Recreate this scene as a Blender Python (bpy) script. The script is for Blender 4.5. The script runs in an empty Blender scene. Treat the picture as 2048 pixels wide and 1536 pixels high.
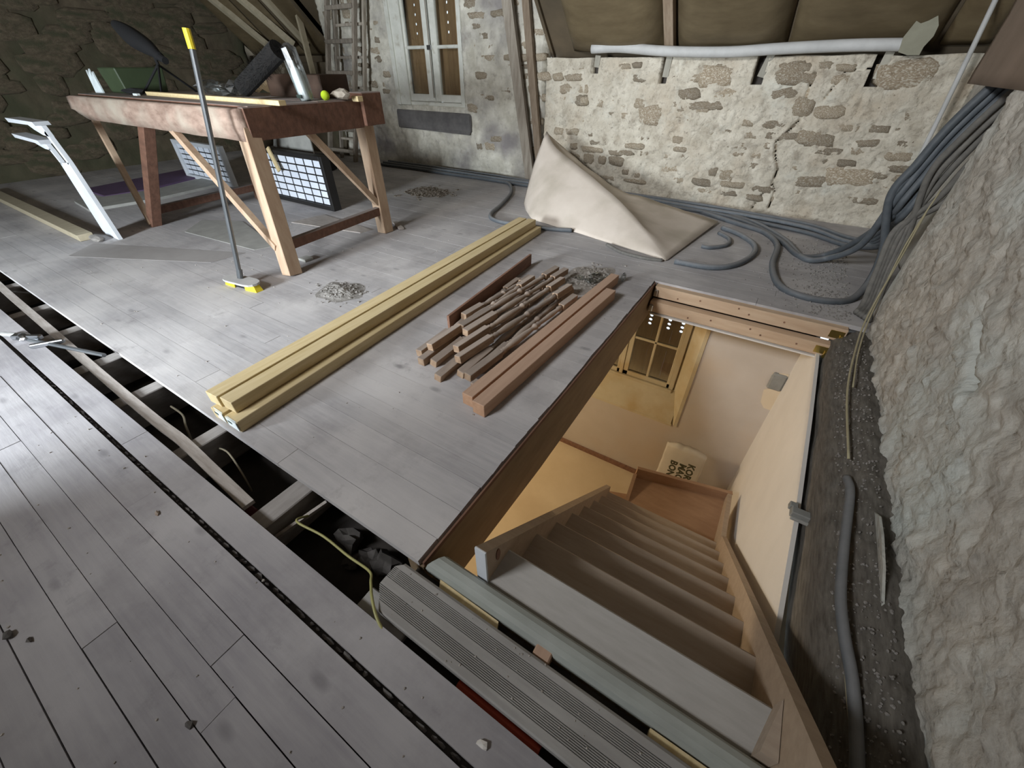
import bpy, bmesh, math, random
from mathutils import Vector, Matrix, noise, Euler
random.seed(7)
sc = bpy.context.scene
C = sc.collection
V = Vector
R = random.uniform

# ------------------------------------------------------------------ camera
cam_d = bpy.data.cameras.new('camera'); cam = bpy.data.objects.new('camera', cam_d); C.objects.link(cam)
RW = ((0.8448381347772007, 0.33387798611167596, -0.418059823968044),
      (0.5350217835773133, -0.5265365820274647, 0.6606897296648296),
      (0.0004659655900235288, -0.7818469915378881, -0.6234701794787161))
m = Matrix.Identity(4)
for i in range(3):
    m[i][0] = RW[i][0]; m[i][1] = -RW[i][1]; m[i][2] = -RW[i][2]
m.translation = (0, 0, 1.25)
cam.matrix_world = m
cam_d.sensor_width = 36; cam_d.lens = 797.1125 / 2048 * 36; cam_d.clip_start = 0.02
sc.camera = cam
# ------------------------------------------------------------------ world, lights, exposure
w = bpy.data.worlds.new('sky'); sc.world = w; w.use_nodes = True
bg = w.node_tree.nodes['Background']; bg.inputs[0].default_value = (0.75, 0.88, 1, 1); bg.inputs[1].default_value = 2.0
def area(name, loc, rot, sx, sy, power, col):
    l = bpy.data.lights.new(name, 'AREA'); l.shape = 'RECTANGLE'; l.size = sx; l.size_y = sy; l.energy = power; l.color = col
    o = bpy.data.objects.new(name, l); C.objects.link(o); o.location = loc; o.rotation_euler = rot; return o
# daylight of an assumed low dormer window behind the camera, inferred from the shadows
area('assumed_daylight_front_window', (-3.2, -2.52, 1.12), (math.radians(84), 0, 0), 0.85, 0.8, 330, (0.86, 0.94, 1.0))
# added area light high behind the camera, as daylight; no roof window exists
area('added_high_area_light', (-2.35, -2.3, 3.05), (math.radians(76), 0, math.radians(-12)), 1.0, 0.9, 82, (0.95, 0.975, 1.0)).data.spread = math.radians(96)   # spread narrowed to keep the near floor dim; no reveal is built
# assumed warm lamp of the storey below, inferred from the warm stairwell light
def point(name, loc, power, col, r):
    l = bpy.data.lights.new(name, 'POINT'); l.energy = power; l.color = col; l.shadow_soft_size = r
    o = bpy.data.objects.new(name, l); C.objects.link(o); o.location = loc; return o
point('assumed_lamp_lower_room', (-2.7, 1.9, -0.5), 80, (1.0, 0.83, 0.58), 0.12)
sc.view_settings.view_transform = 'Standard'; sc.view_settings.look = 'None'
sc.view_settings.gamma = 1; sc.view_settings.use_curve_mapping = False
sc.view_settings.exposure = 0.18

# ------------------------------------------------------------------ materials
MATS = {}
def mk(name, c1, c2, scale=4, stretch=(1, 1, 1), rough=0.85, bump=0.2, detail=6, var=0.25, c3=None, c3scale=1.2, c3lo=0.45, c3hi=0.7,
       fine=0, metal=0, bscale=None, dust=0):
    """c1..c2 grain noise, c3 a second colour in broad stains, var = brightness change from object to object, dust = pale dust on upward faces"""
    mt = bpy.data.materials.new(name); mt.use_nodes = True; nt = mt.node_tree; N = nt.nodes; L = nt.links
    b = N['Principled BSDF']; b.inputs['Roughness'].default_value = rough; b.inputs['Metallic'].default_value = metal
    tc = N.new('ShaderNodeTexCoord'); mp = N.new('ShaderNodeMapping'); mp.inputs['Scale'].default_value = stretch
    L.new(tc.outputs['Object'], mp.inputs['Vector'])
    oi = N.new('ShaderNodeObjectInfo')
    off = N.new('ShaderNodeVectorMath'); off.operation = 'MULTIPLY_ADD'
    cmb = N.new('ShaderNodeCombineXYZ')
    for k in range(3): L.new(oi.outputs['Random'], cmb.inputs[k])
    L.new(cmb.outputs[0], off.inputs[0]); off.inputs[1].default_value = (17, 23, 31); L.new(mp.outputs[0], off.inputs[2])
    n1 = N.new('ShaderNodeTexNoise'); n1.inputs['Scale'].default_value = scale; n1.inputs['Detail'].default_value = detail; n1.inputs['Roughness'].default_value = 0.62
    L.new(off.outputs[0], n1.inputs['Vector'])
    rp = N.new('ShaderNodeValToRGB'); rp.color_ramp.elements[0].position = 0.32; rp.color_ramp.elements[1].position = 0.68
    rp.color_ramp.elements[0].color = (*c1, 1); rp.color_ramp.elements[1].color = (*c2, 1)
    L.new(n1.outputs[0], rp.inputs[0]); col = rp.outputs[0]
    if c3:
        n2 = N.new('ShaderNodeTexNoise'); n2.inputs['Scale'].default_value = c3scale; n2.inputs['Detail'].default_value = 5
        L.new(tc.outputs['Object'], n2.inputs['Vector'])
        mr = N.new('ShaderNodeMapRange'); mr.inputs[1].default_value = c3lo; mr.inputs[2].default_value = c3hi; L.new(n2.outputs[0], mr.inputs[0])
        mx = N.new('ShaderNodeMix'); mx.data_type = 'RGBA'; L.new(mr.outputs[0], mx.inputs[0]); L.new(col, mx.inputs[6]); mx.inputs[7].default_value = (*c3, 1); col = mx.outputs[2]
    if dust:
        ge = N.new('ShaderNodeNewGeometry'); sp = N.new('ShaderNodeSeparateXYZ'); L.new(ge.outputs['Normal'], sp.inputs[0])
        mr2 = N.new('ShaderNodeMapRange'); mr2.inputs[1].default_value = 0.3; mr2.inputs[2].default_value = 0.9; mr2.inputs[4].default_value = dust
        L.new(sp.outputs[2], mr2.inputs[0])
        md = N.new('ShaderNodeMix'); md.data_type = 'RGBA'; L.new(mr2.outputs[0], md.inputs[0]); L.new(col, md.inputs[6]); md.inputs[7].default_value = (0.36, 0.34, 0.33, 1); col = md.outputs[2]
    if var:
        hs = N.new('ShaderNodeHueSaturation'); mv = N.new('ShaderNodeMapRange'); mv.inputs[3].default_value = 1 - var; mv.inputs[4].default_value = 1 + var
        L.new(oi.outputs['Random'], mv.inputs[0]); L.new(mv.outputs[0], hs.inputs['Value']); L.new(col, hs.inputs['Color']); col = hs.outputs[0]
    L.new(col, b.inputs['Base Color'])
    if bump:
        bp = N.new('ShaderNodeBump'); bp.inputs['Strength'].default_value = bump; bp.inputs['Distance'].default_value = 0.01
        h = n1.outputs[0]
        if bscale:
            n3 = N.new('ShaderNodeTexNoise'); n3.inputs['Scale'].default_value = bscale; n3.inputs['Detail'].default_value = 8; L.new(tc.outputs['Object'], n3.inputs['Vector']); h = n3.outputs[0]
        L.new(h, bp.inputs['Height']); L.new(bp.outputs[0], b.inputs['Normal'])
    MATS[name] = mt; return mt
def plain(name, c, rough=0.7, metal=0): return mk(name, tuple(x * .88 for x in c), tuple(min(1, x * 1.1) for x in c), 9, rough=rough, bump=0.03, var=0, metal=metal)

def smudge(mt, scale, lo, hi, fac, col, seed):
    nt = mt.node_tree; N = nt.nodes; L = nt.links; b = N['Principled BSDF']; src = b.inputs['Base Color'].links[0].from_socket
    tc = N.new('ShaderNodeTexCoord'); mp = N.new('ShaderNodeMapping'); mp.inputs['Location'].default_value = (seed, seed*2, 0); L.new(tc.outputs['Object'], mp.inputs[0])
    n = N.new('ShaderNodeTexNoise'); n.inputs['Scale'].default_value = scale; n.inputs['Detail'].default_value = 7; n.inputs['Roughness'].default_value = .68; L.new(mp.outputs[0], n.inputs['Vector'])
    mr = N.new('ShaderNodeMapRange'); mr.inputs[1].default_value = lo; mr.inputs[2].default_value = hi; mr.inputs[4].default_value = fac; L.new(n.outputs[0], mr.inputs[0])
    mx = N.new('ShaderNodeMix'); mx.data_type = 'RGBA'; L.new(mr.outputs[0], mx.inputs[0]); L.new(src, mx.inputs[6]); mx.inputs[7].default_value = (*col, 1); L.new(mx.outputs[2], b.inputs['Base Color'])
def board_mat(name, ax, base, dark, pale, var=0.07):
    """dusty floor plank: long grain, knots and broad dust"""
    st = (1.2, 14, 14) if ax == 'x' else (14, 1.2, 14)
    mt = mk(name, dark, base, 3.2, st, 0.9, 0.12, 7, var, c3=pale, c3scale=1.7, c3lo=0.42, c3hi=0.66)
    nt = mt.node_tree; N = nt.nodes; L = nt.links; b = N['Principled BSDF']
    tc = N.new('ShaderNodeTexCoord'); mp = N.new('ShaderNodeMapping'); mp.inputs['Scale'].default_value = (2.6, 6, 4) if ax == 'x' else (6, 2.6, 4)
    L.new(tc.outputs['Object'], mp.inputs[0])
    vo = N.new('ShaderNodeTexVoronoi'); vo.inputs['Scale'].default_value = 1.15; L.new(mp.outputs[0], vo.inputs['Vector'])
    mr = N.new('ShaderNodeMapRange'); mr.inputs[1].default_value = 0.05; mr.inputs[2].default_value = 0.13; mr.inputs[3].default_value = 0.55; mr.inputs[4].default_value = 0
    L.new(vo.outputs['Distance'], mr.inputs[0])
    mx = N.new('ShaderNodeMix'); mx.data_type = 'RGBA'; src = b.inputs['Base Color'].links[0].from_socket
    L.new(mr.outputs[0], mx.inputs[0]); L.new(src, mx.inputs[6]); mx.inputs[7].default_value = tuple(x * .55 for x in dark) + (1,); L.new(mx.outputs[2], b.inputs['Base Color'])
    return mt
M_floor = board_mat('dusty_boards', 'x', (0.45, 0.43, 0.43), (0.36, 0.345, 0.35), (0.54, 0.515, 0.505), .05)
M_floor_dim = board_mat('dusty_boards_front_dim', 'x', (0.37, 0.352, 0.362), (0.29, 0.275, 0.29), (0.44, 0.42, 0.425), .06)  # same boards, with the dimmer light near the camera put into the colour
smudge(M_floor_dim, 2.1, .48, .70, .6, (.21, .195, .205), 1.2); smudge(M_floor_dim, 5.5, .58, .72, .5, (.16, .15, .155), 6.1)
smudge(M_floor, 2.1, .5, .72, .55, (.22, .20, .205), 3.7); smudge(M_floor, 5.5, .60, .74, .5, (.17, .155, .155), 9.1)
M_joist = mk('old_joist', (0.20, 0.18, 0.16), (0.34, 0.31, 0.29), 4, (12, 2, 6), 0.9, 0.2, dust=0.5)
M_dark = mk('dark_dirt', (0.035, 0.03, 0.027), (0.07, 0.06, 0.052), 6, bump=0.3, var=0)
M_lath = mk('dusty_lath', (0.32, 0.28, 0.25), (0.46, 0.42, 0.39), 5, (2, 14, 14), 0.9, 0.15)
M_lumber = mk('yellow_lumber', (0.58, 0.45, 0.23), (0.70, 0.57, 0.34), 3, (16, 1.2, 16), 0.75, 0.06, var=0.08)
M_orange = mk('orange_pine', (0.48, 0.28, 0.17), (0.58, 0.36, 0.23), 3, (16, 1.2, 16), 0.7, 0.06, var=0.05, dust=.25)
M_spin = mk('dusty_baluster', (0.28, 0.18, 0.115), (0.42, 0.30, 0.20), 5, (8, 2, 8), 0.8, 0.1, var=0.22, dust=.5)
M_redwood = mk('old_red_board', (0.17, 0.085, 0.055), (0.26, 0.14, 0.09), 4, (10, 1.5, 10), 0.8, 0.1)
M_table = mk('bench_wood', (0.10, 0.048, 0.03), (0.18, 0.088, 0.056), 3.5, (3, 8, 6), 0.75, 0.15, var=0.18, dust=0.7)
M_apron = mk('bark_edged_slab', (0.22, 0.145, 0.11), (0.40, 0.29, 0.23), 5, (1.6, 4, 4), 0.9, 0.5, c3=(0.42, 0.36, 0.29), c3scale=3.5, var=0)
M_tablewood = mk('bench_leg_wood', (0.40, 0.27, 0.18), (0.54, 0.40, 0.28), 3, (6, 6, 1.2), 0.8, 0.1, var=0.12)
M_mortar = mk('lime_mortar', (0.48, 0.43, 0.345), (0.68, 0.63, 0.53), 7, bump=1.0, bscale=48, rough=0.95, c3=(0.48, 0.40, 0.30), c3scale=2.6, c3lo=0.52, c3hi=0.75, var=0)
M_mortar2 = mk('lime_mortar_sooty', (0.50, 0.47, 0.39), (0.74, 0.71, 0.62), 7, bump=0.6, bscale=38, rough=0.95, c3=(0.24, 0.22, 0.215), c3scale=1.5, c3lo=0.5, c3hi=0.7, var=0)
smudge(M_mortar, 9, .52, .68, .6, (.27, .225, .17), 2.2); smudge(M_mortar, 27, .56, .66, .55, (.22, .18, .14), 5.2); smudge(M_mortar, 3.2, .55, .7, .4, (.66, .68, .62), 7.7); smudge(M_mortar2, 10, .54, .68, .5, (.24, .21, .18), 4.4)
M_plaster = mk('rough_render', (0.36, 0.335, 0.295), (0.57, 0.54, 0.48), 9, bump=1.0, bscale=34, rough=0.95, c3=(0.52, 0.55, 0.52), c3scale=2.2, c3lo=0.46, c3hi=0.7, var=0)
M_brownplaster = mk('brown_render', (0.20, 0.15, 0.11), (0.28, 0.21, 0.16), 3, bump=0.2, rough=0.95, var=0)
M_stone = mk('field_stone', (0.25, 0.19, 0.125), (0.42, 0.345, 0.25), 8, bump=0.7, bscale=30, var=0.28, rough=0.95, c3=(0.56, 0.51, 0.42), c3scale=11, c3lo=.5, c3hi=.62)
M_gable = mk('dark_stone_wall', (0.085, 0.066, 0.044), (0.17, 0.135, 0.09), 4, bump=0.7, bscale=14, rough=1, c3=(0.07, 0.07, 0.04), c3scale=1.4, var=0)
M_quilt = mk('paper_faced_insulation', (0.115, 0.084, 0.044), (0.175, 0.133, 0.074), 3, (1, 3, 3), 0.6, 0.15, var=0.12)
M_roof = mk('roof_underlay', (0.09, 0.07, 0.045), (0.14, 0.105, 0.065), 2.5, bump=0.1, var=0.1)
M_rafter = mk('rafter_wood', (0.22, 0.16, 0.11), (0.32, 0.25, 0.18), 4, (12, 2, 2), 0.85, 0.15)
M_batten = mk('pale_batten', (0.36, 0.31, 0.21), (0.46, 0.40, 0.29), 4, (12, 2, 2), 0.85, 0.1)
M_peg = mk('grey_strip', (0.32, 0.30, 0.25), (0.42, 0.40, 0.34), 4, (9, 9, 1.2), 0.9, 0.1)
M_post = mk('weathered_post', (0.24, 0.20, 0.16), (0.40, 0.36, 0.30), 3, (9, 9, 1.2), 0.9, 0.2)
M_white = mk('old_white_paint', (0.60, 0.60, 0.53), (0.74, 0.74, 0.68), 6, bump=0.15, c3=(0.45, 0.42, 0.34), c3scale=7, c3lo=0.58, c3hi=0.72, var=0.04)
M_whitewood = mk('white_painted_board', (0.60, 0.63, 0.67), (0.70, 0.73, 0.77), 6, bump=0.05, var=0.03)
M_shutter = mk('shutter_wood', (0.26, 0.14, 0.06), (0.40, 0.24, 0.11), 3, (9, 9, 1), 0.7, 0.1, var=0.2)
M_cable = mk('grey_conduit', (0.085, 0.10, 0.115), (0.13, 0.145, 0.16), 20, rough=0.6, bump=0.05, var=0.25, dust=0.35)
M_cabledust = mk('dusty_conduit', (0.13, 0.125, 0.115), (0.21, 0.20, 0.18), 20, rough=0.9, bump=0.2, var=0.15)
M_mat = mk('beige_sheet', (0.64, 0.56, 0.48), (0.70, 0.62, 0.54), 5, bump=0.06, var=0, c3=(0.50, 0.44, 0.36), c3scale=2.5, rough=0.8)
M_pipe = mk('pale_pipe', (0.46, 0.46, 0.45), (0.56, 0.56, 0.55), 6, bump=0.05, var=0, rough=0.7)
M_slab = mk('pale_slab', (0.30, 0.29, 0.22), (0.36, 0.35, 0.27), 8, bump=0.2, var=0)
M_sand = mk('sand_board', (0.62, 0.49, 0.31), (0.70, 0.57, 0.38), 2, bump=0.05, var=0, c3=(0.55, 0.42, 0.26), c3scale=1.5)
M_sandwall = mk('sand_wall', (0.66, 0.55, 0.40), (0.72, 0.61, 0.46), 2, bump=0.04, var=0)
M_lowwall = mk('lower_plaster', (0.53, 0.47, 0.41), (0.59, 0.53, 0.47), 2.5, bump=0.05, var=0, c3=(0.56, 0.46, 0.36), c3scale=1.5)
M_whitewall = mk('white_plasterboard', (0.72, 0.69, 0.65), (0.78, 0.75, 0.71), 3, bump=0.05, var=0)
M_stair = mk('stair_paint', (0.38, 0.285, 0.20), (0.45, 0.345, 0.25), 4, (2, 9, 9), 0.65, 0.05, var=0.04)
M_tread = mk('stair_tread_dusty', (0.38, 0.30, 0.23), (0.44, 0.36, 0.285), 4, (2, 12, 12), 0.85, 0.05, var=0.05)
M_treadtop = mk('dusty_top_tread', (0.43, 0.41, 0.385), (0.50, 0.48, 0.455), 4, (2, 12, 12), 0.9, 0.05, var=0)
M_landing = mk('landing_wood', (0.36, 0.21, 0.12), (0.44, 0.27, 0.16), 3, (2, 9, 9), 0.6, 0.05, var=0)
M_trim = mk('brown_trimmer', (0.21, 0.145, 0.085), (0.28, 0.20, 0.12), 3, (12, 1.5, 5), 0.85, 0.1, var=0)
M_header = mk('new_pine_header', (0.55, 0.38, 0.25), (0.64, 0.48, 0.33), 3, (1.5, 12, 12), 0.75, 0.06, var=0.05)
M_deck = mk('grey_deck_board', (0.33, 0.315, 0.30), (0.42, 0.405, 0.385), 4, (1.5, 12, 12), 0.85, 0.08, var=0, c3=(0.28, 0.265, 0.25), c3scale=3)
M_nose = mk('grey_green_nosing', (0.33, 0.35, 0.32), (0.41, 0.43, 0.40), 4, (1.5, 8, 8), 0.6, 0.08, var=0, c3=(0.27, 0.28, 0.26), c3scale=3)
M_brass = plain('yellow_zinc', (0.55, 0.42, 0.14), 0.3, 1)
M_steel = plain('steel', (0.55, 0.57, 0.6), 0.3, 1)
M_black = plain('black_plastic', (0.010, 0.010, 0.011), 0.9)
M_blackfur = mk('black_bristle', (0.004, 0.004, 0.004), (0.011, 0.009, 0.008), 30, bump=0.5, var=0.3, rough=1)
M_yellow = plain('yellow_plastic', (0.75, 0.58, 0.03), 0.5)
M_greyplastic = plain('grey_plastic', (0.33, 0.33, 0.32), 0.6)
M_headgrey = plain('dusty_grey_plastic', (0.42, 0.41, 0.40), 0.8)
M_handle = plain('grey_tube', (0.16, 0.17, 0.18), 0.3, 0.6)
M_lime = plain('lime_felt', (0.45, 0.62, 0.02), 0.9)
M_green = plain('green_crate', (0.045, 0.065, 0.03), 0.6)
M_bottle = plain('white_bottle', (0.72, 0.78, 0.78), 0.4)
M_paper = plain('white_label', (0.78, 0.86, 0.88), 0.7)
M_ink = plain('dark_ink', (0.04, 0.06, 0.05), 0.8)
M_pane = mk('white_pane', (0.72, 0.77, 0.86), (0.78, 0.83, 0.92), 4, bump=0, var=0.03)
M_blackframe = plain('black_frame', (0.015, 0.014, 0.014), 0.5)
M_purple = plain('purple_sheet', (0.115, 0.07, 0.14), 0.7)
M_palesheet = plain('pale_sheet', (0.36, 0.355, 0.33), 0.8)
M_dust = mk('dust', (0.20, 0.185, 0.17), (0.31, 0.29, 0.27), 30, bump=0.6, var=0)
M_chip = mk('bark_chip', (0.14, 0.115, 0.09), (0.26, 0.22, 0.18), 30, bump=0.6, var=0)
M_crumb = mk('crumb', (0.30, 0.27, 0.24), (0.5, 0.46, 0.42), 30, bump=0.3, var=0.2)
M_darkcrumb = mk('dark_crumb', (0.09, 0.08, 0.075), (0.15, 0.14, 0.13), 30, bump=0.3, var=0.2)
M_fibre = plain('straw_fibre', (0.38, 0.34, 0.22), 0.9)
M_wire = plain('yellow_green_wire', (0.42, 0.40, 0.16), 0.5)
M_palewire = plain('pale_wire', (0.42, 0.38, 0.28), 0.7)
M_red = plain('red_pipe', (0.42, 0.06, 0.025), 0.6)
M_darkred = plain('dark_red_block', (0.10, 0.012, 0.012), 0.7)
M_ladder = mk('grey_ladder_wood', (0.18, 0.15, 0.12), (0.32, 0.28, 0.23), 4, (9, 9, 1.5), 0.9, 0.15)
M_brownbox = mk('brown_box', (0.04, 0.021, 0.012), (0.06, 0.032, 0.019), 3, (2, 6, 6), 0.7, 0.1, var=0)
M_sack = mk('white_sack', (0.62, 0.56, 0.46), (0.70, 0.64, 0.54), 5, bump=0.2, var=0)
M_concrete = mk('grey_block', (0.22, 0.22, 0.205), (0.30, 0.30, 0.28), 10, bump=0.2, var=0.1)
M_rubble = mk('dark_rubble', (0.06, 0.055, 0.05), (0.11, 0.10, 0.095), 10, bump=.4, var=.2)
M_oldbeam = mk('old_dark_beam', (0.075, 0.066, 0.055), (0.16, 0.145, 0.125), 6, (14, 2, 10), 0.95, 0.5, var=0, bscale=24)
def glass(name, tint=(1, 1, 1), rough=0.02, alpha=0.25):
    mt = bpy.data.materials.new(name); mt.use_nodes = True; nt = mt.node_tree; N = nt.nodes; L = nt.links
    out = N['Material Output']; N.remove(N['Principled BSDF'])
    g = N.new('ShaderNodeBsdfGlossy'); g.inputs['Roughness'].default_value = rough
    t = N.new('ShaderNodeBsdfTransparent'); t.inputs[0].default_value = (*tint, 1)
    mx = N.new('ShaderNodeMixShader'); fr = N.new('ShaderNodeFresnel'); fr.inputs[0].default_value = 1.45
    ad = N.new('ShaderNodeMath'); ad.operation = 'ADD'; ad.inputs[1].default_value = alpha * 0.2; L.new(fr.outputs[0], ad.inputs[0])
    L.new(ad.outputs[0], mx.inputs[0]); L.new(t.outputs[0], mx.inputs[1]); L.new(g.outputs[0], mx.inputs[2]); L.new(mx.outputs[0], out.inputs[0]); return mt
M_glass = glass('window_glass', (0.93, 0.95, 0.95))
M_film = glass('clear_film', (0.86, 0.88, 0.88), 0.35, 0.2)

# ------------------------------------------------------------------ mesh helpers
def link(name, me, mat, parent=None, smooth=False):
    if mat and not me.materials: me.materials.append(mat)
    if smooth:
        for p in me.polygons: p.use_smooth = True
    o = bpy.data.objects.new(name, me); C.objects.link(o)
    if parent: o.parent = parent
    return o
def obj(name, bm, mat, parent=None, smooth=False):
    me = bpy.data.meshes.new(name); bmesh.ops.recalc_face_normals(bm, faces=bm.faces); bm.to_mesh(me); bm.free()
    return link(name, me, mat, parent, smooth)
def BM(): return bmesh.new()
def box(bm, x0, x1, y0, y1, z0, z1, bev=0, mtx=None):
    vs = [bm.verts.new(p) for p in ((x0,y0,z0),(x1,y0,z0),(x1,y1,z0),(x0,y1,z0),(x0,y0,z1),(x1,y0,z1),(x1,y1,z1),(x0,y1,z1))]
    fs = [bm.faces.new([vs[i] for i in f]) for f in ((0,3,2,1),(4,5,6,7),(0,1,5,4),(1,2,6,5),(2,3,7,6),(3,0,4,7))]
    if bev:
        es = list({e for f in fs for e in f.edges})
        r = bmesh.ops.bevel(bm, geom=es, offset=bev, segments=1, affect='EDGES')
        vs = list({v for f in r['faces'] for v in f.verts} | {v for v in vs if v.is_valid})
    if mtx: bmesh.ops.transform(bm, matrix=mtx, verts=[v for v in vs if v.is_valid])
    return vs
def frame(d, up=(0, 0, 1)):
    y = V(d).normalized(); u = V(up)
    if abs(y.dot(u)) > 0.98: u = V((1, 0, 0))
    x = y.cross(u).normalized(); z = x.cross(y)
    return Matrix((x, y, z)).transposed()
def beam(bm, p0, p1, w, h, up=(0, 0, 1), bev=0, roll=0):
    p0 = V(p0); p1 = V(p1); d = p1 - p0; F = frame(d, up)
    M = Matrix.Translation(p0) @ F.to_4x4() @ Matrix.Rotation(roll, 4, 'Y')
    return box(bm, -w/2, w/2, 0, d.length, -h/2, h/2, bev, M)
def spline(pts, n=8):
    pts = [V(p) for p in pts]
    if len(pts) < 3: return pts
    P = [pts[0]*2 - pts[1]] + pts + [pts[-1]*2 - pts[-2]]; out = []
    for i in range(1, len(P) - 2):
        a, b, c, d = P[i-1:i+3]
        for k in range(n):
            t = k / n; out.append(0.5 * ((2*b) + (c-a)*t + (2*a-5*b+4*c-d)*t*t + (3*b-a-3*c+d)*t**3))
    out.append(pts[-1]); return out
def tube(bm, pts, r, seg=8, cap=True):
    if not callable(r): rr = lambda t: r
    else: rr = r
    n = len(pts); rings = []; nx = None
    for i, p in enumerate(pts):
        t = (pts[min(i+1, n-1)] - pts[max(i-1, 0)]).normalized()
        if nx is None: nx = t.orthogonal().normalized()
        nx = (nx - t * nx.dot(t)).normalized(); ny = t.cross(nx); q = rr(i / (n - 1))
        rings.append([bm.verts.new(p + (nx*math.cos(2*math.pi*k/seg) + ny*math.sin(2*math.pi*k/seg)) * q) for k in range(seg)])
    for a, b in zip(rings, rings[1:]):
        for k in range(seg): bm.faces.new((a[k], a[(k+1) % seg], b[(k+1) % seg], b[k]))
    if cap:
        bm.faces.new(rings[0][::-1]); bm.faces.new(rings[-1])
def prism(bm, poly, fn, t0, t1):
    """poly of (u,v); fn(u,v,t) gives the point"""
    a = [bm.verts.new(fn(u, v, t0)) for u, v in poly]; b = [bm.verts.new(fn(u, v, t1)) for u, v in poly]; n = len(poly)
    bm.faces.new(a[::-1]); bm.faces.new(b)
    for k in range(n): bm.faces.new((a[k], a[(k+1) % n], b[(k+1) % n], b[k]))
def lathe(bm, prof, M=None, seg=12):
    """prof of (s, r) along local +Y"""
    rings = [[bm.verts.new((r*math.cos(2*math.pi*k/seg), s, r*math.sin(2*math.pi*k/seg))) for k in range(seg)] for s, r in prof]
    for a, b in zip(rings, rings[1:]):
        for k in range(seg): bm.faces.new((a[k], a[(k+1) % seg], b[(k+1) % seg], b[k]))
    bm.faces.new(rings[0][::-1]); bm.faces.new(rings[-1])
    if M: bmesh.ops.transform(bm, matrix=M, verts=[v for r in rings for v in r])
def lump(bm, c, s, seed=0, sub=2, amp=0.3):
    r = bmesh.ops.create_icosphere(bm, subdivisions=sub, radius=1)
    for v in r['verts']:
        k = 1 + amp * noise.noise(v.co * 1.7 + V((seed * 3.1, seed, 0)))
        v.co = V(c) + V((v.co.x*s[0], v.co.y*s[1], v.co.z*s[2])) * k
def chips(bm, n, region, s0, s1, flat=0.4, zf=None):
    for _ in range(n):
        x, y = region(); s = R(s0, s1); z = (zf(x, y) if zf else 0)
        M = Matrix.Translation((x, y, z + s*flat*0.4)) @ Euler((R(-.4,.4), R(-.4,.4), R(0,6.3))).to_matrix().to_4x4()
        r = bmesh.ops.create_cone(bm, segments=random.choice((4,5,6)), radius1=s, radius2=s*R(.4,.9), depth=s*flat*2, cap_ends=True)
        for v in r['verts']: v.co.x *= R(.5,1.1)
        bmesh.ops.transform(bm, matrix=M, verts=r['verts'])
def tag(o, label, cat, group=None, kind=None):
    o['label'] = label; o['category'] = cat
    if group: o['group'] = group
    if kind: o['kind'] = kind
    return o
def thing(name, label, cat, loc=(0, 0, 0), group=None):
    o = bpy.data.objects.new(name, None); C.objects.link(o); o.location = loc; o.empty_display_size = .05; return tag(o, label, cat, group)
class local:
    """make children of an Empty in world coordinates: sets the inverse once"""
def part(name, bm, mat, parent, smooth=False, label=None):
    p = parent; inv = Matrix.Identity(4)
    loc = V((0, 0, 0)); q = p
    while q: loc += q.location; q = q.parent
    if loc.length: bmesh.ops.translate(bm, verts=bm.verts, vec=-loc)
    o = obj(name, bm, mat, parent, smooth)
    if label: o['label'] = label
    return o
def struct(name, bm, mat, smooth=False):
    o = obj(name, bm, mat, None, smooth); o['kind'] = 'structure'; return o
def fbm(p, o=4): return noise.fractal(p, 1.0, 2.1, o)
def child_copy(o, parent):
    c = o.copy(); C.objects.link(c); c.parent = parent; return c
def copy_tree(o, parent=None):
    c = o.copy(); C.objects.link(c); c.parent = parent
    for ch in list(o.children): copy_tree(ch, c)
    return c

# ================================================================== SETTING
# ------------------------------------------------------------------ floor and its boards
bm = BM()
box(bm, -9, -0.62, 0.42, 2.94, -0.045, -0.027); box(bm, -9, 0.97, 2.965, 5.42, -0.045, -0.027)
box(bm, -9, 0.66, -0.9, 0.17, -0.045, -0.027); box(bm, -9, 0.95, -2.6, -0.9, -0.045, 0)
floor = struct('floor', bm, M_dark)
def boards(rows, x0, x1f, joints={}):
    for i, (ya, yb) in enumerate(rows):
        x1 = x1f((ya+yb)/2); x = x0; xs = [x]
        if i in joints: xs += joints[i]
        else:
            x += R(.4, 2.2)
            while x < x1 - .5: xs.append(x); x += R(1.7, 3.2)
        xs.append(x1)
        for a, b in zip(xs, xs[1:]):
            bm = BM(); z = R(-.0004, .0004) if ya > .36 else R(-.001, .001); g = R(.0004, .0009) if ya > .36 else R(.0007, .0018)
            box(bm, a + .001, b - .001, ya + g, yb - g, -.027, z)
            if b == x1:                      # sawn, slightly uneven ends at the stair opening
                for v in bm.verts:
                    if v.co.x > b - .01: v.co.x += R(-.003, .003)
            obj('floor_board', bm, M_floor if ya > .36 else M_floor_dim, floor)
ye = [.386, .480, .605, .728, .805, .880, .977]
while ye[-1] < 2.84: ye.append(ye[-1] + .098)
ye[-1] = 2.94
while ye[-1] < 5.2: ye.append(ye[-1] + R(.095, .105))
ye[-1] = 5.3
boards(list(zip(ye, ye[1:])), -9, lambda y: -.60 if y < 2.94 else .965, {0: [-6.9, -4.2, -1.36], 1: [-7.5, -5.0, -2.2], 2: [-6, -3.3]})
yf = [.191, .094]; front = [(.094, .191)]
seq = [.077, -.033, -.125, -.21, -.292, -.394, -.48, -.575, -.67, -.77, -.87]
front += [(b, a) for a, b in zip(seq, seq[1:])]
boards(front, -9, lambda y: .655, {0: [-6, -3.4, -2.01], 1: [-7, -4.4, -1.63], 2: [-6.4, -3.1, -.87], 3: [-5.6, -2.4, -.75], 4: [-6.6, -3.6, -1.21], 5: [-5.2, -2.1]})
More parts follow.
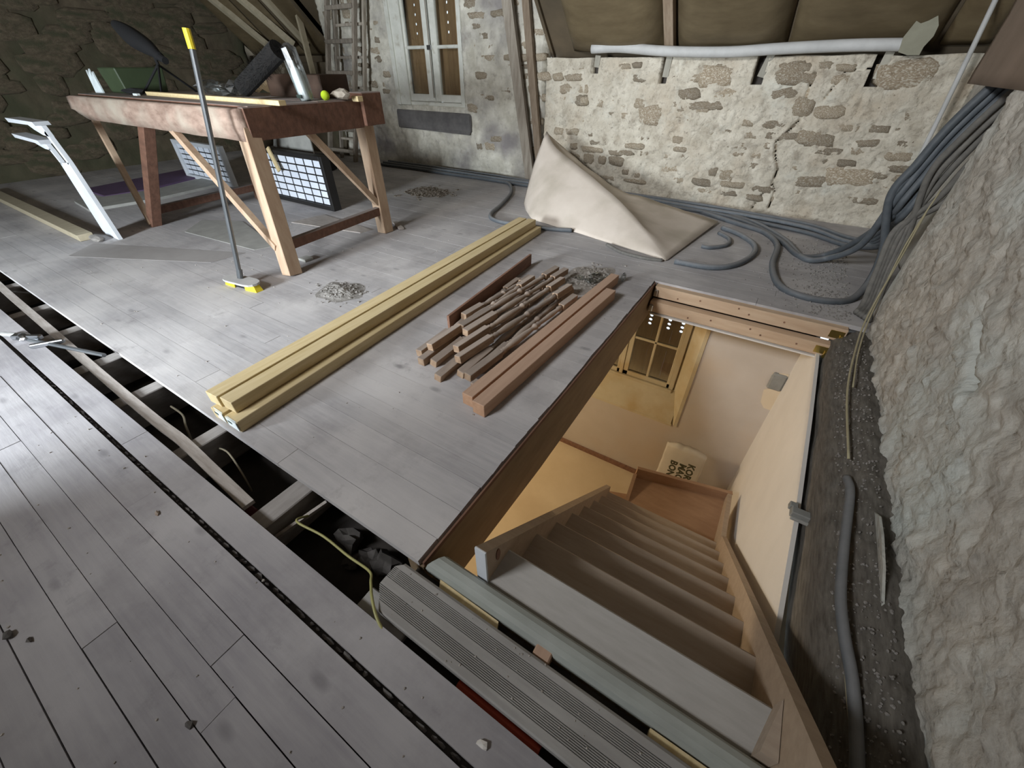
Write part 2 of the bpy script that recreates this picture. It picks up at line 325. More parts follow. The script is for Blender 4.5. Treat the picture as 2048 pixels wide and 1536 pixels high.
# joists in the open trench
for x, wd in ((-1.225, .092), (-1.82, .075), (-2.425, .085), (-2.925, .09), (-3.5, .08), (-4.05, .08), (-4.7, .08), (-5.5, .08), (-6.4, .08), (-7.3, .08)):
    bm = BM(); zt = -.046 if x < -1.5 else -.052
    box(bm, x - wd/2, x + wd/2, .10, .75, -.21, zt, .004)
    for v in bm.verts: v.co.x += .01 * noise.noise(v.co * 3)
    obj('floor_joist', bm, M_joist, floor)
# trimmer along the stair opening, header beams with hangers
bm = BM(); pts = [(.39, -.33), (1.2, -.36), (2.0, -.335), (2.6, -.29), (2.93, -.27)]
prism(bm, [(y, -.028) for y, z in pts[::-1]] + pts, lambda u, v, t: V((t, u, v)), -.66, -.588)
obj('trimmer_beam', bm, M_trim, floor)
bm = BM(); box(bm, -.59, -.583, .392, 2.92, -.022, -.002); obj('trimmer_edge', bm, M_redwood, floor)
for k, (y0, z0, xr) in enumerate(((2.885, -.098, .615), (2.83, -.195, .575))):
    bm = BM(); box(bm, -.575, xr, y0, y0 + .075, z0, z0 + .082, .003)
    h = obj('header_beam', bm, M_header, floor)
    bm = BM(); box(bm, xr - .085, xr - .01, y0 - .004, y0 + .002, z0 + .018, z0 + .066); box(bm, xr - .03, xr - .012, y0 - .016, y0 - .004, z0 + .004, z0 + .04, .003); box(bm, xr - .033, xr - .012, y0 - .014, y0 - .002, z0 - .004, z0 + .012)
    obj('joist_hanger', bm, M_brass, h)
    bm = BM(); box(bm, -.573, -.545, y0 - .02, y0 + .002, z0 + .01, z0 + .06, .004)
    obj('joist_hanger', bm, M_steel, h)
    for x, z in ((-.2, .05), (.05, .06), (.12, .035), (.33, .04), (-.35, .025)):
        bm = BM(); bmesh.ops.create_cone(bm, segments=8, radius1=.006, radius2=.006, depth=.004, cap_ends=True, matrix=Matrix.Translation((x + k*.11 - .05, y0 - .001, z0 + z)) @ Matrix.Rotation(math.pi/2, 4, 'X'))
        obj('knot', bm, M_redwood, h)
# rotten beam and rubble strip between stair hole and gable wall
def ledge_z(x, y):
    t = (x - .545) / .13; base = -.13 - .10 * max(0, (2.8 - y)) / 2.8
    return base + (.10 + .035 * max(0, 2.8 - y)) * min(1, max(0, t)) ** .6
bm = BM(); nx, ny = 14, 150; G = []
for j in range(ny + 1):
    y = -.55 + 3.5 * j / ny; row = []
    for i in range(nx + 1):
        t = i / nx; edge = .552 + .012 * noise.noise(V((y * 4, 0, 2))); x = edge + t * (.73 - edge)
        z = ledge_z(x, y) + .014 * fbm(V((x * 16, y * 12, 3))) + .008 * fbm(V((x * 60, y * 60, 0)))
        row.append(bm.verts.new((x, y, z)))
    row.insert(0, bm.verts.new((row[0].co.x + .004, y, -.42))); G.append(row)
for a, b in zip(G, G[1:]):
    for k in range(len(a) - 1): bm.faces.new((a[k], a[k+1], b[k+1], b[k]))
o = obj('rubble_ledge', bm, M_oldbeam, floor, True)
# ------------------------------------------------------------------ ceiling of the storey below (seen black in the trench)
bm = BM()
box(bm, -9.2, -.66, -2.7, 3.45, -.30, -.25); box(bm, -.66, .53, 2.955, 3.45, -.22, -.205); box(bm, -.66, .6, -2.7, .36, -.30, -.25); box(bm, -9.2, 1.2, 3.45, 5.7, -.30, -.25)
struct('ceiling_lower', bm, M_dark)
bm = BM(); x = -.56; top = [];
prism(bm, [(-.56, 2.822), (.53, 2.822), (.53, 2.95), (-.56, 2.95)], lambda u, v, t: V((u, v, t)), -.213, -.203)
struct('trim_plasterboard_edge', bm, M_whitewall)

# ------------------------------------------------------------------ stone walls
STONES = []
for k in range(7):
    bm = BM(); box(bm, -1, 1, -1, 1, -1, 1, .38)
    for v in bm.verts: v.co += V((R(-.16, .16), R(-.08, .08), R(-.16, .16)))
    me = bpy.data.meshes.new('stone'); bmesh.ops.recalc_face_normals(bm, faces=bm.faces); bm.to_mesh(me); bm.free(); me.materials.append(M_stone)
    for p in me.polygons: p.use_smooth = True
    STONES.append(me)
def put_stone(parent, p, s, rot=0, axis='y'):
    o = bpy.data.objects.new('stone', random.choice(STONES)); C.objects.link(o); o.parent = parent; o.location = p
    if axis == 'y': o.scale = s; o.rotation_euler = (0, rot, 0)
    else: o.scale = (s[1], s[0], s[2]); o.rotation_euler = (rot, 0, 0)
def seg_d(p, a, b):
    ap = p - a; ab = b - a; t = max(0, min(1, ap.dot(ab) / ab.length_squared)); return (ap - ab * t).length
def rough_wall(name, u0, u1, v0, v1, fn, step, amp, mat, depth, holes=(), cracks=(), freq=7, topfn=None, smooth=True):
    """wall surface as a displaced grid with thickness; fn(u,v,d) -> point, d outward into the room"""
    nu = max(2, int((u1-u0)/step)); nv = max(2, int((v1-v0)/step)); bm = BM(); G = []
    us = [u0 + (u1-u0)*i/nu for i in range(nu+1)]; vs_ = [v0 + (v1-v0)*j/nv for j in range(nv+1)]
    for h in holes:
        for lst, vals in ((us, h[:2]), (vs_, h[2:])):
            for t in vals:
                if lst[0] < t < lst[-1]:
                    k = min(range(1, len(lst)-1), key=lambda q: abs(lst[q]-t)); lst[k] = t
    for v in vs_:
        row = []
        for u in us:
            p = V((u, v, 0)); d = amp * (fbm(p * freq, 3) * .7 + 0.8 * (abs(noise.noise(p * freq * 1.9 + V((9, 2, 5)))) - .25) + .45 * (abs(noise.noise(p * freq * 4.3 + V((1, 7, 5)))) - .25) + .3 * noise.noise(p * freq * 9))
            for cr, cw, cd in cracks:
                if cr[0][0]-.3 < u < cr[0][0]+.3 or True:
                    q = min(seg_d(p, V((*a, 0)), V((*b, 0))) for a, b in zip(cr, cr[1:]))
                    if q < cw: d -= cd * (1 - q/cw)
            vv = v
            if topfn and v >= vs_[-1] - 1e-6: vv = topfn(u)
            row.append(bm.verts.new(fn(u, vv, d)))
        G.append(row)
    def inside(u, v): return any(h[0] < u < h[1] and h[2] < v < h[3] for h in holes)
    for j in range(nv):
        for i in range(nu):
            if inside((us[i]+us[i+1])/2, (vs_[j]+vs_[j+1])/2): continue
            if cracks:
                pc = V(((us[i]+us[i+1])/2, (vs_[j]+vs_[j+1])/2, 0))
                if any(min(seg_d(pc, V((*a_, 0)), V((*b_, 0))) for a_, b_ in zip(cr, cr[1:])) < cw*.42*(.35 + 1.1*abs(noise.noise(pc*9))) for cr, cw, cd in cracks): continue
            bm.faces.new((G[j][i], G[j][i+1], G[j+1][i+1], G[j+1][i]))
    edges = [e for e in bm.edges if len(e.link_faces) == 1]
    nrm = V(fn(0, 0, 0)) - V(fn(0, 0, 1))
    r = bmesh.ops.extrude_edge_only(bm, edges=edges)
    bmesh.ops.translate(bm, verts=[g for g in r['geom'] if isinstance(g, bmesh.types.BMVert)], vec=nrm * depth)
    for v in [v for v in bm.verts if not v.link_faces]: bm.verts.remove(v)
    return struct(name, bm, mat, smooth)
WY = 5.3
# low knee wall under the roof slope, right of the dormer
crack = [(-.129, 1.20), (-.129, 1.02), (-.109, .85), (-.241, .656), (-.211, .55), (-.141, .421), (-.136, .281), (-.088, .214), (-.096, .06)]
crack2 = [(-.136, .28), (-.21, .16), (-.25, .02)]; crack3 = [(.33, 1.24), (.10, 1.22), (.02, 1.02)]; crack4 = [(.42, .55), (.35, .42), (.33, .38)]
slots = [(-2.31, -2.215, 1.185, 1.34), (-1.525, -1.44, 1.105, 1.34), (-.635, -.535, 1.115, 1.34), (.27, .37, 1.11, 1.34)]
kw = rough_wall('wall_back', -2.87, .99, -.05, 1.33, lambda u, v, d: V((u, WY - d, v)), .0125, .028, M_mortar, .16, slots,
                [(crack, .017, .05), (crack2, .014, .035), (crack3, .013, .03), (crack4, .014, .03)], topfn=lambda u: 1.325 + .016 * noise.noise(V((u * 3, 1, 0))))
def courses(parent, x0, x1, z0, z1, y, p, holes=(), hmin=.06, hmax=.13, proud=(-.03, .010)):
    z = z0
    while z < z1 - .03:
        h = R(hmin, hmax); x = x0 + R(0, .2)
        while x < x1 - .05:
            wd = R(.10, .34); cx = x + wd/2; cz = z + h/2 + R(-.012, .012)
            if random.random() < p and not any(a - wd/2 < cx < b + wd/2 and c - h < cz < d + h for a, b, c, d in holes):
                t = .05; put_stone(parent, (cx, y + t - R(*proud) - .004, cz), (wd*.46, t, h*.44), R(-.07, .07))
            x += wd + R(.0, .06)
        z += h + R(.0, .02)
courses(kw, -2.8, .9, .12, 1.28, WY, .85, slots, proud=(-.026, .014))
for x, z, a, b in ((.47, .42, .19, .085), (-.98, 1.17, .15, .09), (-1.55, .83, .13, .09), (.1, .70, .12, .06), (-2.36, .93, .06, .045), (-.33, 1.2, .13, .08), (.52, 1.2, .2, .10), (-.13, .95, .09, .07), (-1.0, .93, .2, .035), (.02, .72, .12, .06)):
    put_stone(kw, (x, WY + .035, z), (a, .05, b), R(-.05, .05))
bm = BM(); box(bm, -2.87, 1.0, WY + .13, WY + .45, -.3, 1.31); struct('wall_back_core', bm, M_dark)
# wall with the dormer window
WIN = (-5.37, -4.12, .80, 2.6)
ww = rough_wall('wall_dormer', -6.78, -2.93, -.05, 3.3, lambda u, v, d: V((u, WY - d, v)), .019, .024, M_mortar2, .2, [WIN])
courses(ww, -6.7, -3.0, .9, 2.3, WY, .85, [WIN], proud=(-.022, .016))
courses(ww, -4.1, -3.0, .3, .95, WY, .5)

bm = BM(); box(bm, -5.42, -4.02, WY - .045, WY + .01, .50, .745, .02)
for v in bm.verts: v.co += V((R(-.015, .015), R(-.008, .008), R(-.02, .02)))
o = obj('sill_stone', bm, mk('grey_sill', (.10, .095, .095), (.17, .16, .155), 6, bump=.3, var=0), ww)
# knee wall left of the dormer, gable wall on the left, wall behind the camera
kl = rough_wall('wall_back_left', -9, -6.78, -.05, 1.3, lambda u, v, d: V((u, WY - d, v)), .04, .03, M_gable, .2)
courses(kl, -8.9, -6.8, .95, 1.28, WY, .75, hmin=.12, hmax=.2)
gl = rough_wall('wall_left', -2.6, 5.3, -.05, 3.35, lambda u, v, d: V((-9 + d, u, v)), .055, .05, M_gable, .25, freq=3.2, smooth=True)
GST = []
for me in STONES[:5]:
    m2 = me.copy(); m2.materials.clear(); m2.materials.append(M_gable); GST.append(m2)
for _ in range(120):
    y, z = R(.6, 5.1), R(.1, 2.3); o = bpy.data.objects.new('stone', random.choice(GST)); C.objects.link(o); o.parent = gl
    o.location = (-9.015, y, z); o.scale = (.05, R(.12, .34), R(.07, .16)); o.rotation_euler = (R(-.12, .12), 0, 0)
FW = (-3.75, -2.65, .66, 1.60)
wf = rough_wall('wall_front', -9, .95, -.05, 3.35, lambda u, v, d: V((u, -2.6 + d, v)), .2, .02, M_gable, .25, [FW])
# gable wall on the right: chimney breast near, recess with cables behind it
bm = BM()
def rw(u, v, d):
    e = max(0, u - 3.0); return V((.70 - d + e * e * 6 + .02 * max(0, 1 - v), u, v))
r1 = rough_wall('wall_right', -1.2, 3.11, -.12, 1.17, rw, .0135, .025, M_plaster, .3, freq=9, cracks=[([(1.95, .62), (1.75, .50), (1.62, .44)], .02, .03)])
r2 = rough_wall('wall_right_upper', -2.6, 3.95, 1.17, 3.35, lambda u, v, d: V((.70 - d, u, v)), .06, .008, M_brownplaster, .3, freq=3)
bm = BM(); box(bm, .99, 1.2, 3.0, 5.75, -.3, 3.4); struct('wall_right_recess', bm, M_plaster)
bm = BM(); box(bm, .72, 1.0, 3.02, 3.10, -.1, 1.18); struct('trim_recess_return', bm, M_plaster)
# roof: slopes above the knee walls, flat part, dormer cheeks
def slope(y): return 1.36 + (5.55 - y) * 1.0
bm = BM()
for xa, xb in ((-9.1, -6.78), (-2.93, 1.2)):
    prism(bm, [(5.6, 1.31), (3.5, 3.41), (3.5, 3.51), (5.75, 1.26)], lambda u, v, t: V((t, u, v)), xa, xb)
box(bm, -9.2, 1.2, -2.7, 3.62, 3.35, 3.45); box(bm, -6.78, -2.93, 3.6, 5.6, 3.3, 3.4)
for x in (-6.82, -2.93): prism(bm, [(5.55, 1.3), (3.5, 3.4), (5.55, 3.4)], lambda u, v, t: V((t, u, v)), x, x + .04)
box(bm, .9, 1.2, -2.7, 3.05, -.3, 3.4); box(bm, -9.3, 1.0, -2.95, -2.85, 1.7, 3.4); box(bm, -9.3, -3.8, -2.95, -2.85, -.3, 3.4); box(bm, -2.6, 1.0, -2.95, -2.85, -.3, 3.4); box(bm, -3.8, -2.6, -2.95, -2.85, -.3, .6)
box(bm, -9.35, -9.25, -2.9, 5.7, -.3, 3.4); box(bm, -9.3, -6.7, 5.5, 5.6, -.3, 1.4)
ceiling = struct('ceiling', bm, M_roof)
# insulation quilts hanging between the rafters
def quilt(xa, xb, bulge, y1=4.0):
    bm = BM(); n, mm = 26, 30; G = []
    for j in range(mm + 1):
        t = j / mm; row = []
        for i in range(n + 1):
            s = i / n; x = xa + (xb-xa)*s; edge = (1 - abs(2*s-1)**6) * (1 - max(0, 1 - t*7)**2 * .9)
            b = bulge * edge + .02 * edge * noise.noise(V((x*2.2, t*3, bulge*9)))
            y = 5.49 + (y1-5.49)*t; z = slope(y) - .03
            row.append(bm.verts.new((x, y - b*.7, z - b*.7)))
        G.append(row)
    for a, b in zip(G, G[1:]):
        for k in range(n): bm.faces.new((a[k], a[k+1], b[k+1], b[k]))
    r = bmesh.ops.extrude_face_region(bm, geom=bm.faces[:]); bmesh.ops.translate(bm, verts=[g for g in r['geom'] if isinstance(g, bmesh.types.BMVert)], vec=(0, .015, .015))
    obj('insulation_quilt', bm, M_quilt, ceiling, True)
for a, b, k in ((-2.62, -1.54, .2), (-1.44, -.45, .19), (-.43, .62, .10), (.66, .97, .06)): quilt(a, b, k)
for a, b, k in ((-9, -8.25, .05), (-8.15, -7.55, .05), (-7.45, -6.8, .05)): quilt(a, b, k)
def rafter(x, wd, mat, sag=.06, y0=5.45, x2=None):
    bm = BM(); x2 = x if x2 is None else x2; beam(bm, (x, y0, slope(y0) - sag), (x2, 3.7, slope(3.7) - sag), wd, .09, (1, 0, 0)); obj('rafter', bm, mat, ceiling)
for x in (-1.49,): rafter(x, .085, M_rafter, .12)
for x, x2 in ((-8.2, -9.0), (-7.5, -8.3), (-7.15, -7.3)): rafter(x, .07, M_batten, .14, 5.25, x2)
bm = BM(); beam(bm, (-7.0, 5.12, .9), (-6.86, 5.0, 2.1), .08, .04, (1, 0, 0)); obj('dormer_stud', bm, M_batten, ceiling)
# assumed, unseen window behind the camera: casing only
bm = BM(); fx0, fx1, fz0, fz1 = FW
for a in ((fx0, fx0+.06, fz0, fz1), (fx1-.06, fx1, fz0, fz1), (-3.22, -3.17, fz0, fz1)): box(bm, a[0], a[1], -2.66, -2.60, a[2], a[3])
for z in (fz0, fz1-.06): box(bm, fx0, fx1, -2.66, -2.60, z, z+.06)
struct('window_3_assumed', bm, M_white)
# unseen panels, added to block window light from the near floor and right wall
bm = BM(); box(bm, -2.52, -2.46, -2.6, -1.05, 0, 2.0); box(bm, -3.96, -3.90, -2.6, -2.3, 0, 3.36); struct('wall_front_light_blocker', bm, M_roof)
# unseen post, added to throw the soft dark bands over the floor
for x, y in ((-3.42, -1.45),):
    bm = BM(); box(bm, x-.05, x+.05, y-.05, y+.05, 0, 3.36, .008); struct('trim_shadow_post', bm, M_post)

# ------------------------------------------------------------------ dormer window
bm = BM()
box(bm, -5.36, -5.12, WY-.02, WY+.07, .80, 2.6, .006)
win = struct('window_1', bm, M_white)
def wpart(name, b, mat=M_white, bev=.004, parent=win):
    bm = BM(); box(bm, *b[:6], b[6] if len(b) > 6 else bev); return obj(name, bm, mat, parent)
wpart('casing_edge', (-5.37, -5.30, WY-.04, WY+.02, .80, 2.6)); wpart('window_frame', (-4.185, -4.12, WY+.0, WY+.09, .80, 2.6))
wpart('window_frame', (-5.16, -4.14, WY+.005, WY+.08, .795, .845, .012))
for a, b in ((-5.12, -4.655), (-4.645, -4.19)):
    wpart('sash_bottom', (a, b, WY+.01, WY+.06, .85, .935))
    wpart('glazing_bar', (a, b, WY+.005, WY+.05, 1.432, 1.468, .014))
wpart('sash_stile', (-5.15, -5.085, WY+.012, WY+.062, .85, 2.6)); wpart('sash_stile', (-4.765, -4.66, WY+.0, WY+.06, .85, 2.6, .012)); wpart('sash_stile', (-4.64, -4.535, WY+.0, WY+.06, .85, 2.6, .012))
wpart('window_catch', (-4.69, -4.62, WY-.03, WY+.0, 1.42, 1.47), M_steel); 
bm = BM(); tube(bm, [V((-4.65, WY-.02, .9)), V((-4.65, WY-.02, 2.5))], .006); obj('espagnolette_rod', bm, M_ladder, win)
for a, b in ((-5.085, -4.765), (-4.535, -4.19)):
    for c, d in ((.93, 1.44), (1.46, 2.6)): wpart('pane', (a, b, WY+.035, WY+.038, c, d), M_glass, 0)
def shutter(name, x0, x1, y, z0, z1, holes, nboard, parent):
    """plank shutter with real bored holes"""
    bw = (x1-x0)/nboard
    for k in range(nboard):
        a, b = x0 + k*bw + .0012, x0 + (k+1)*bw - .0012
        hs = sorted([h for h in holes if a + .02 < h[0] < b - .02], key=lambda h: h[1]); bm = BM(); r = .014 if not hs else hs[0][2]
        z = z0
        for hx, hz, r in hs:
            box(bm, a, b, y, y+.02, z, hz - r*1.3); n = 12
            # square collar with a round hole
            out = []; inn = []
            for q in range(n):
                t = 2*math.pi*q/n + math.pi/4; c, s = math.cos(t), math.sin(t); m_ = max(abs(c), abs(s))
                ox = hx + c/m_ * r*1.3; ox = a if ox < hx and abs(c) >= abs(s) - 1e-6 and c < 0 else ox; ox = b if c > 0 and abs(c) >= abs(s) - 1e-6 else ox
                if abs(c) < abs(s) - 1e-6: ox = hx + c/abs(s) * (((b-hx) if c > 0 else (hx-a)))
                out.append((ox, hz + s/m_ * r*1.3)); inn.append((hx + c*r, hz + s*r))
            for q in range(n):
                q2 = (q+1) % n
                for yy in (y, y+.02): bm.faces.new([bm.verts.new((p[0], yy, p[1])) for p in (out[q], out[q2], inn[q2], inn[q])])
                bm.faces.new([bm.verts.new(p) for p in ((inn[q][0], y, inn[q][1]), (inn[q2][0], y, inn[q2][1]), (inn[q2][0], y+.02, inn[q2][1]), (inn[q][0], y+.02, inn[q][1]))])
            z = hz + r*1.3
        box(bm, a, b, y, y+.02, z, z1)
        obj(name, bm, M_shutter, parent)
hl = [(x, 1.60 + .095*k, .017) for k in range(5) for x in (-4.985, -4.81)] + [(x, 1.60 + .095*k, .017) for k in range(5) for x in (-4.43, -4.27)]
shutter('shutter_board', -5.19, -4.665, WY+.135, .80, 2.62, [h for h in hl if h[0] < -4.7], 3, win)
shutter('shutter_board', -4.62, -4.15, WY+.135, .80, 2.62, [h for h in hl if h[0] > -4.6], 3, win)
for (x0, x1) in ((-5.06, -4.67), (-4.61, -4.16)):
    wpart('shutter_batten', (x0, x1, WY+.157, WY+.177, 1.18, 1.26), M_shutter)

# ------------------------------------------------------------------ storey below
LY = 3.3; LZ = -2.46
bm = BM(); box(bm, -3.4, .6, -.8, 3.6, LZ-.06, LZ); struct('floor_lower', bm, M_sand)
bm = BM(); prism(bm, [(-.6, -.40), (.4, -.47), (.97, -.40), (1.5, -.30), (2.2, -.225), (2.73, -.185), (3.5, -.18), (3.5, LZ), (-.6, LZ)], lambda u, v, t: V((t, u, v)), .512, .53)
struct('wall_lower_right', bm, M_whitewall)
bm = BM(); box(bm, .66, .72, -.8, 3.6, LZ, -.5); box(bm, -3.46, -3.4, -.8, 3.6, LZ, -.25); box(bm, -3.4, .7, -.86, -.8, LZ, -.25); struct('wall_lower_left', bm, M_sandwall)
lx0, lx1, lz0, lz1 = -1.42, -.165, -1.575, -.22
bm = BM()
box(bm, -3.4, lx0, LY, LY+.3, LZ, -.2); box(bm, lx1, .53, LY, LY+.3, LZ, -.2); box(bm, lx0, lx1, LY, LY+.3, LZ, lz0)
lb = struct('wall_lower_back', bm, M_lowwall)
bm = BM(); box(bm, lx0, lx1-.02, LY-.012, LY+.13, lz0-.02, lz0+.012, .004); prism(bm, [(LY-.01, lz0), (LY+.10, -1.24), (LY+.14, -1.24), (LY+.14, lz0)], lambda u, v, t: V((t, u, v)), lx0, lx1-.03)
win2 = struct('window_2', bm, mk('cream_paint', (.52, .45, .30), (.60, .52, .36), 5, bump=.05, var=.03, c3=(.48, .36, .19), c3scale=4))
M_cream = MATS['cream_paint']; wy = LY+.10
def w2(name, x0, x1, z0, z1, y0=0, y1=.045, mat=M_cream, bev=.004):
    bm = BM(); box(bm, x0, x1, wy+y0, wy+y1, z0, z1, bev); return obj(name, bm, mat, win2)
bm = BM(); prism(bm, [(-.295, LY+.14), (-.165, LY-.01), (-.135, LY-.01), (-.135, LY+.14)], lambda u, v, t: V((u, v, t)), lz0, -.21); obj('window_reveal', bm, M_cream, win2)
w2('window_frame', -.33, -.285, -1.24, -.21, 0, .06); w2('window_frame', -1.42, -.29, -1.27, -1.235, -.02, .06)
for a, b in ((-.80, -.325), (-1.36, -.835)):
    w2('sash_bottom', a, b, -1.235, -1.185); w2('sash_stile', a, a+.05, -1.235, -.21); w2('sash_stile', b-.03, b, -1.235, -.21)
    w2('glazing_bar', a+.04, b-.02, -.80, -.775, .005, .035); mx_ = (a+.05+b-.03)/2; w2('glazing_bar', mx_-.012, mx_+.012, -1.19, -.21, .005, .035)
    for c, d in ((a+.05, mx_-.012), (mx_+.012, b-.03)):
        for e, f in ((-1.185, -.80), (-.775, -.21)): w2('pane', c, d, e, f, .018, .021, M_glass, 0)
w2('sash_joint', -.836, -.80, -1.235, -.21, -.008, .02)
h2 = [(x, z, .017) for x in (-.68, -.505, -.385) for z in (-.60, -.643, -.686)]
shutter('shutter_board', -1.4, -.84, wy+.15, -1.3, -.2, [], 3, win2); shutter('shutter_board', -.82, -.28, wy+.15, -1.3, -.2, h2, 3, win2)
for z in ((-.95, -.87),): bm = BM(); box(bm, -1.4, -.31, wy+.171, wy+.19, *z); obj('shutter_batten', bm, M_shutter, win2)
bm = BM(); beam(bm, (-3.3, LY-.012, LZ+.03), (-.2, LY-.012, LZ+.03), .022, .06); struct('baseboard_lower_back', bm, M_redwood)
bm = BM(); prism(bm, [(.40, -.86), (.44, -.83), (.40, -.68), (.51, -.655), (.525, -1.03), (.46, -1.03), (.42, -.98)], lambda u, v, t: V((u, t, v)), LY-.012, LY+.01); obj('plaster_patch', bm, M_sandwall, lb)
bm = BM(); box(bm, .405, .512, LY-.03, LY+.01, -.825, -.67, .012); obj('bare_block', bm, M_concrete, lb)

# ================================================================== STAIRCASE
st = thing('staircase', 'painted wooden staircase going down through the open stairwell', 'staircase', (0, .6, -.3))
RISE, GO = .191, .206; XL, XR = -.385, .4165
def nose(k): return .5955 + GO*k, -.03 - RISE*k
for k in range(8):
    y, z = nose(k); bm = BM(); box(bm, XL-.01, XR+.01, y - (.134 if k == 0 else .25), y, z-.03, z, .007); part('tread', bm, M_treadtop if k == 0 else M_tread, st)
    bm = BM(); box(bm, XL-.01, XR+.01, y-.035, y-.018, z-RISE+.001, z-.031); part('riser', bm, M_stair, st)
y0, z0 = nose(0)
sl = RISE/GO
def stringer(x0, x1, ya, yb, up, dn, mat, name='stringer', flat=None):
    bm = BM(); zz = lambda y: z0 - (y - y0)*sl
    poly = [(ya, zz(ya)+up - (0 if flat is None else flat)), (yb, zz(yb)+up), (yb, zz(yb)-dn), (ya, zz(ya)-dn)]
    prism(bm, poly, lambda u, v, t: V((t, u, v)), x0, x1); return part(name, bm, mat, st)
stringer(XR, XR+.032, .356, 2.01, .10, .18, M_stair)
s2 = stringer(-.421, XL, .466, 2.06, .055, .15, M_stair)
bm = BM(); box(bm, -.422, XL+.001, .461, .468, -.05, .144); part('stringer_end', bm, M_whitewood, st, label='white painted stringer end')
bm = BM(); bmesh.ops.create_cone(bm, segments=12, radius1=.014, radius2=.014, depth=.006, cap_ends=True, matrix=Matrix.Translation((XL, .525, .045)) @ Matrix.Rotation(math.pi/2, 4, 'Y') @ Matrix.Diagonal((2.2, .8, 1, 1))); part('knot', bm, M_redwood, st)
bm = BM(); prism(bm, [(.377, .462), (.4145, .462), (.4145, .60)], lambda u, v, t: V((u, v, t)), -.03, .03); part('corner_wedge', bm, M_tread, st)
# quarter landing with its upstands
bm = BM(); prism(bm, [(-.24, 1.987), (.43, 2.005), (.43, 2.572), (-.266, 2.413)], lambda u, v, t: V((u, v, t)), -1.522, -1.487); part('landing', bm, M_landing, st)
bm = BM(); beam(bm, (.432, 1.987, -1.367), (.432, 2.59, -1.526), .032, .21); part('landing_upstand', bm, M_stair, st)
bm = BM(); beam(bm, (-.275, 2.394, -1.473), (.443, 2.581, -1.508), .028, .20); part('landing_upstand', bm, M_landing, st)
bm = BM(); beam(bm, (-.24, 2.022, -1.571), (-.275, 2.394, -1.508), .028, .145); part('landing_upstand', bm, M_landing, st)
for k in range(2):
    bm = BM(); prism(bm, [(-.25-.18*k, 1.96), (-.25-.18*k, 2.36-.08*k), (-.44-.18*k, 2.29-.1*k), (-.44-.18*k, 2.03)], lambda u, v, t: V((u, v, t)), -1.72-.19*k, -1.69-.19*k); part('winder_tread', bm, M_landing, st)
for x, y in ((.39, 2.52), (-.23, 2.36), (.39, 2.05)): bm = BM(); box(bm, x-.03, x+.03, y-.03, y+.03, LZ, -1.515); part('landing_post', bm, M_landing, st)
# landing nosing and grooved board at floor level
bm = BM(); prof = [(.392, -.052), (.388, -.02), (.396, -.004), (.41, 0), (.43, .002), (.446, -.004), (.455, -.016), (.458, -.035), (.450, -.055)]
prism(bm, prof, lambda u, v, t: V((t, u, v)), -.555, .52)
for v in bm.verts:
    if v.co.x < -.5: v.co.x += (v.co.y - .39) * .55 - .02
o = obj('nosing_board', bm, M_nose, None, False); tag(o, 'grey green rounded nosing board along the top of the stairs', 'board')
bm = BM(); box(bm, -.50, .52, .40, .45, -.115, -.053); o = obj('stair_bearer', bm, M_joist); tag(o, 'rough bearer under the grey green nosing board', 'beam'); bm = None
prof = [(.213, -.03), (.213, -.004), (.217, 0)]
for c in (.256, .318):
    for k in range(8):
        u = c - .019 + k*.0048; prof += [(u, 0), (u+.0003, -.005), (u+.0021, -.005), (u+.0024, 0)]
prof += [(.353, 0), (.361, -.006), (.361, -.03)]
bm = BM(); prism(bm, prof, lambda u, v, t: V((t, u, v)), -.655, .52)
for v in bm.verts:
    if v.co.x < -.6: v.co.x += (.07 * max(0, .27 - v.co.y) / .07 if v.co.y < .27 else 0) + .02 * (v.co.y > .345)
o = obj('grooved_board', bm, M_deck); tag(o, 'grey grooved deck board with two ribbed bands across the trench end', 'board')
bm = BM(); box(bm, -.685, -.50, .192, .26, -.062, -.034, .004); o = obj('board_offcut', bm, M_deck); tag(o, 'grey board corner poking out under the grooved deck board', 'board')
bm = BM(); box(bm, -.62, .5, .17, .39, -.12, -.066); o = obj('floor_bearer', bm, M_dark, floor)
bm = BM(); prism(bm, [(-.515, .40), (-.29, .397), (-.283, .378), (-.50, .377)], lambda u, v, t: V((u, v - .012, t)), -.05, -.026); o = obj('yellow_batten', bm, M_lumber); tag(o, 'short yellow batten in the gap beside the grooved board', 'batten')
bm = BM(); box(bm, .16, .45, .366, .384, -.045, -.022); o = obj('yellow_batten', bm, M_lumber); tag(o, 'yellow batten at the bottom edge between grooved board and nosing', 'batten')
bm = BM(); box(bm, -.165, -.115, .364, .40, -.075, -.012, .004); o = obj('wood_block', bm, M_orange); tag(o, 'small pale wood block wedged halfway along the gap behind the grooved board', 'block')
for y in (.40,): bm = BM(); box(bm, -.56, -.51, .385, .47, -.16, -.066, .004); o = obj('wood_block', bm, M_trim); tag(o, 'square wood block under the left end of the nosing board', 'block')
bm = BM(); tube(bm, [V((-.30, .204, -.05)), V((-.05, .202, -.05))], .017, 8); o = obj('red_pipe', bm, M_red); tag(o, 'orange red pipe glimpsed in the gap before the grooved board', 'pipe')

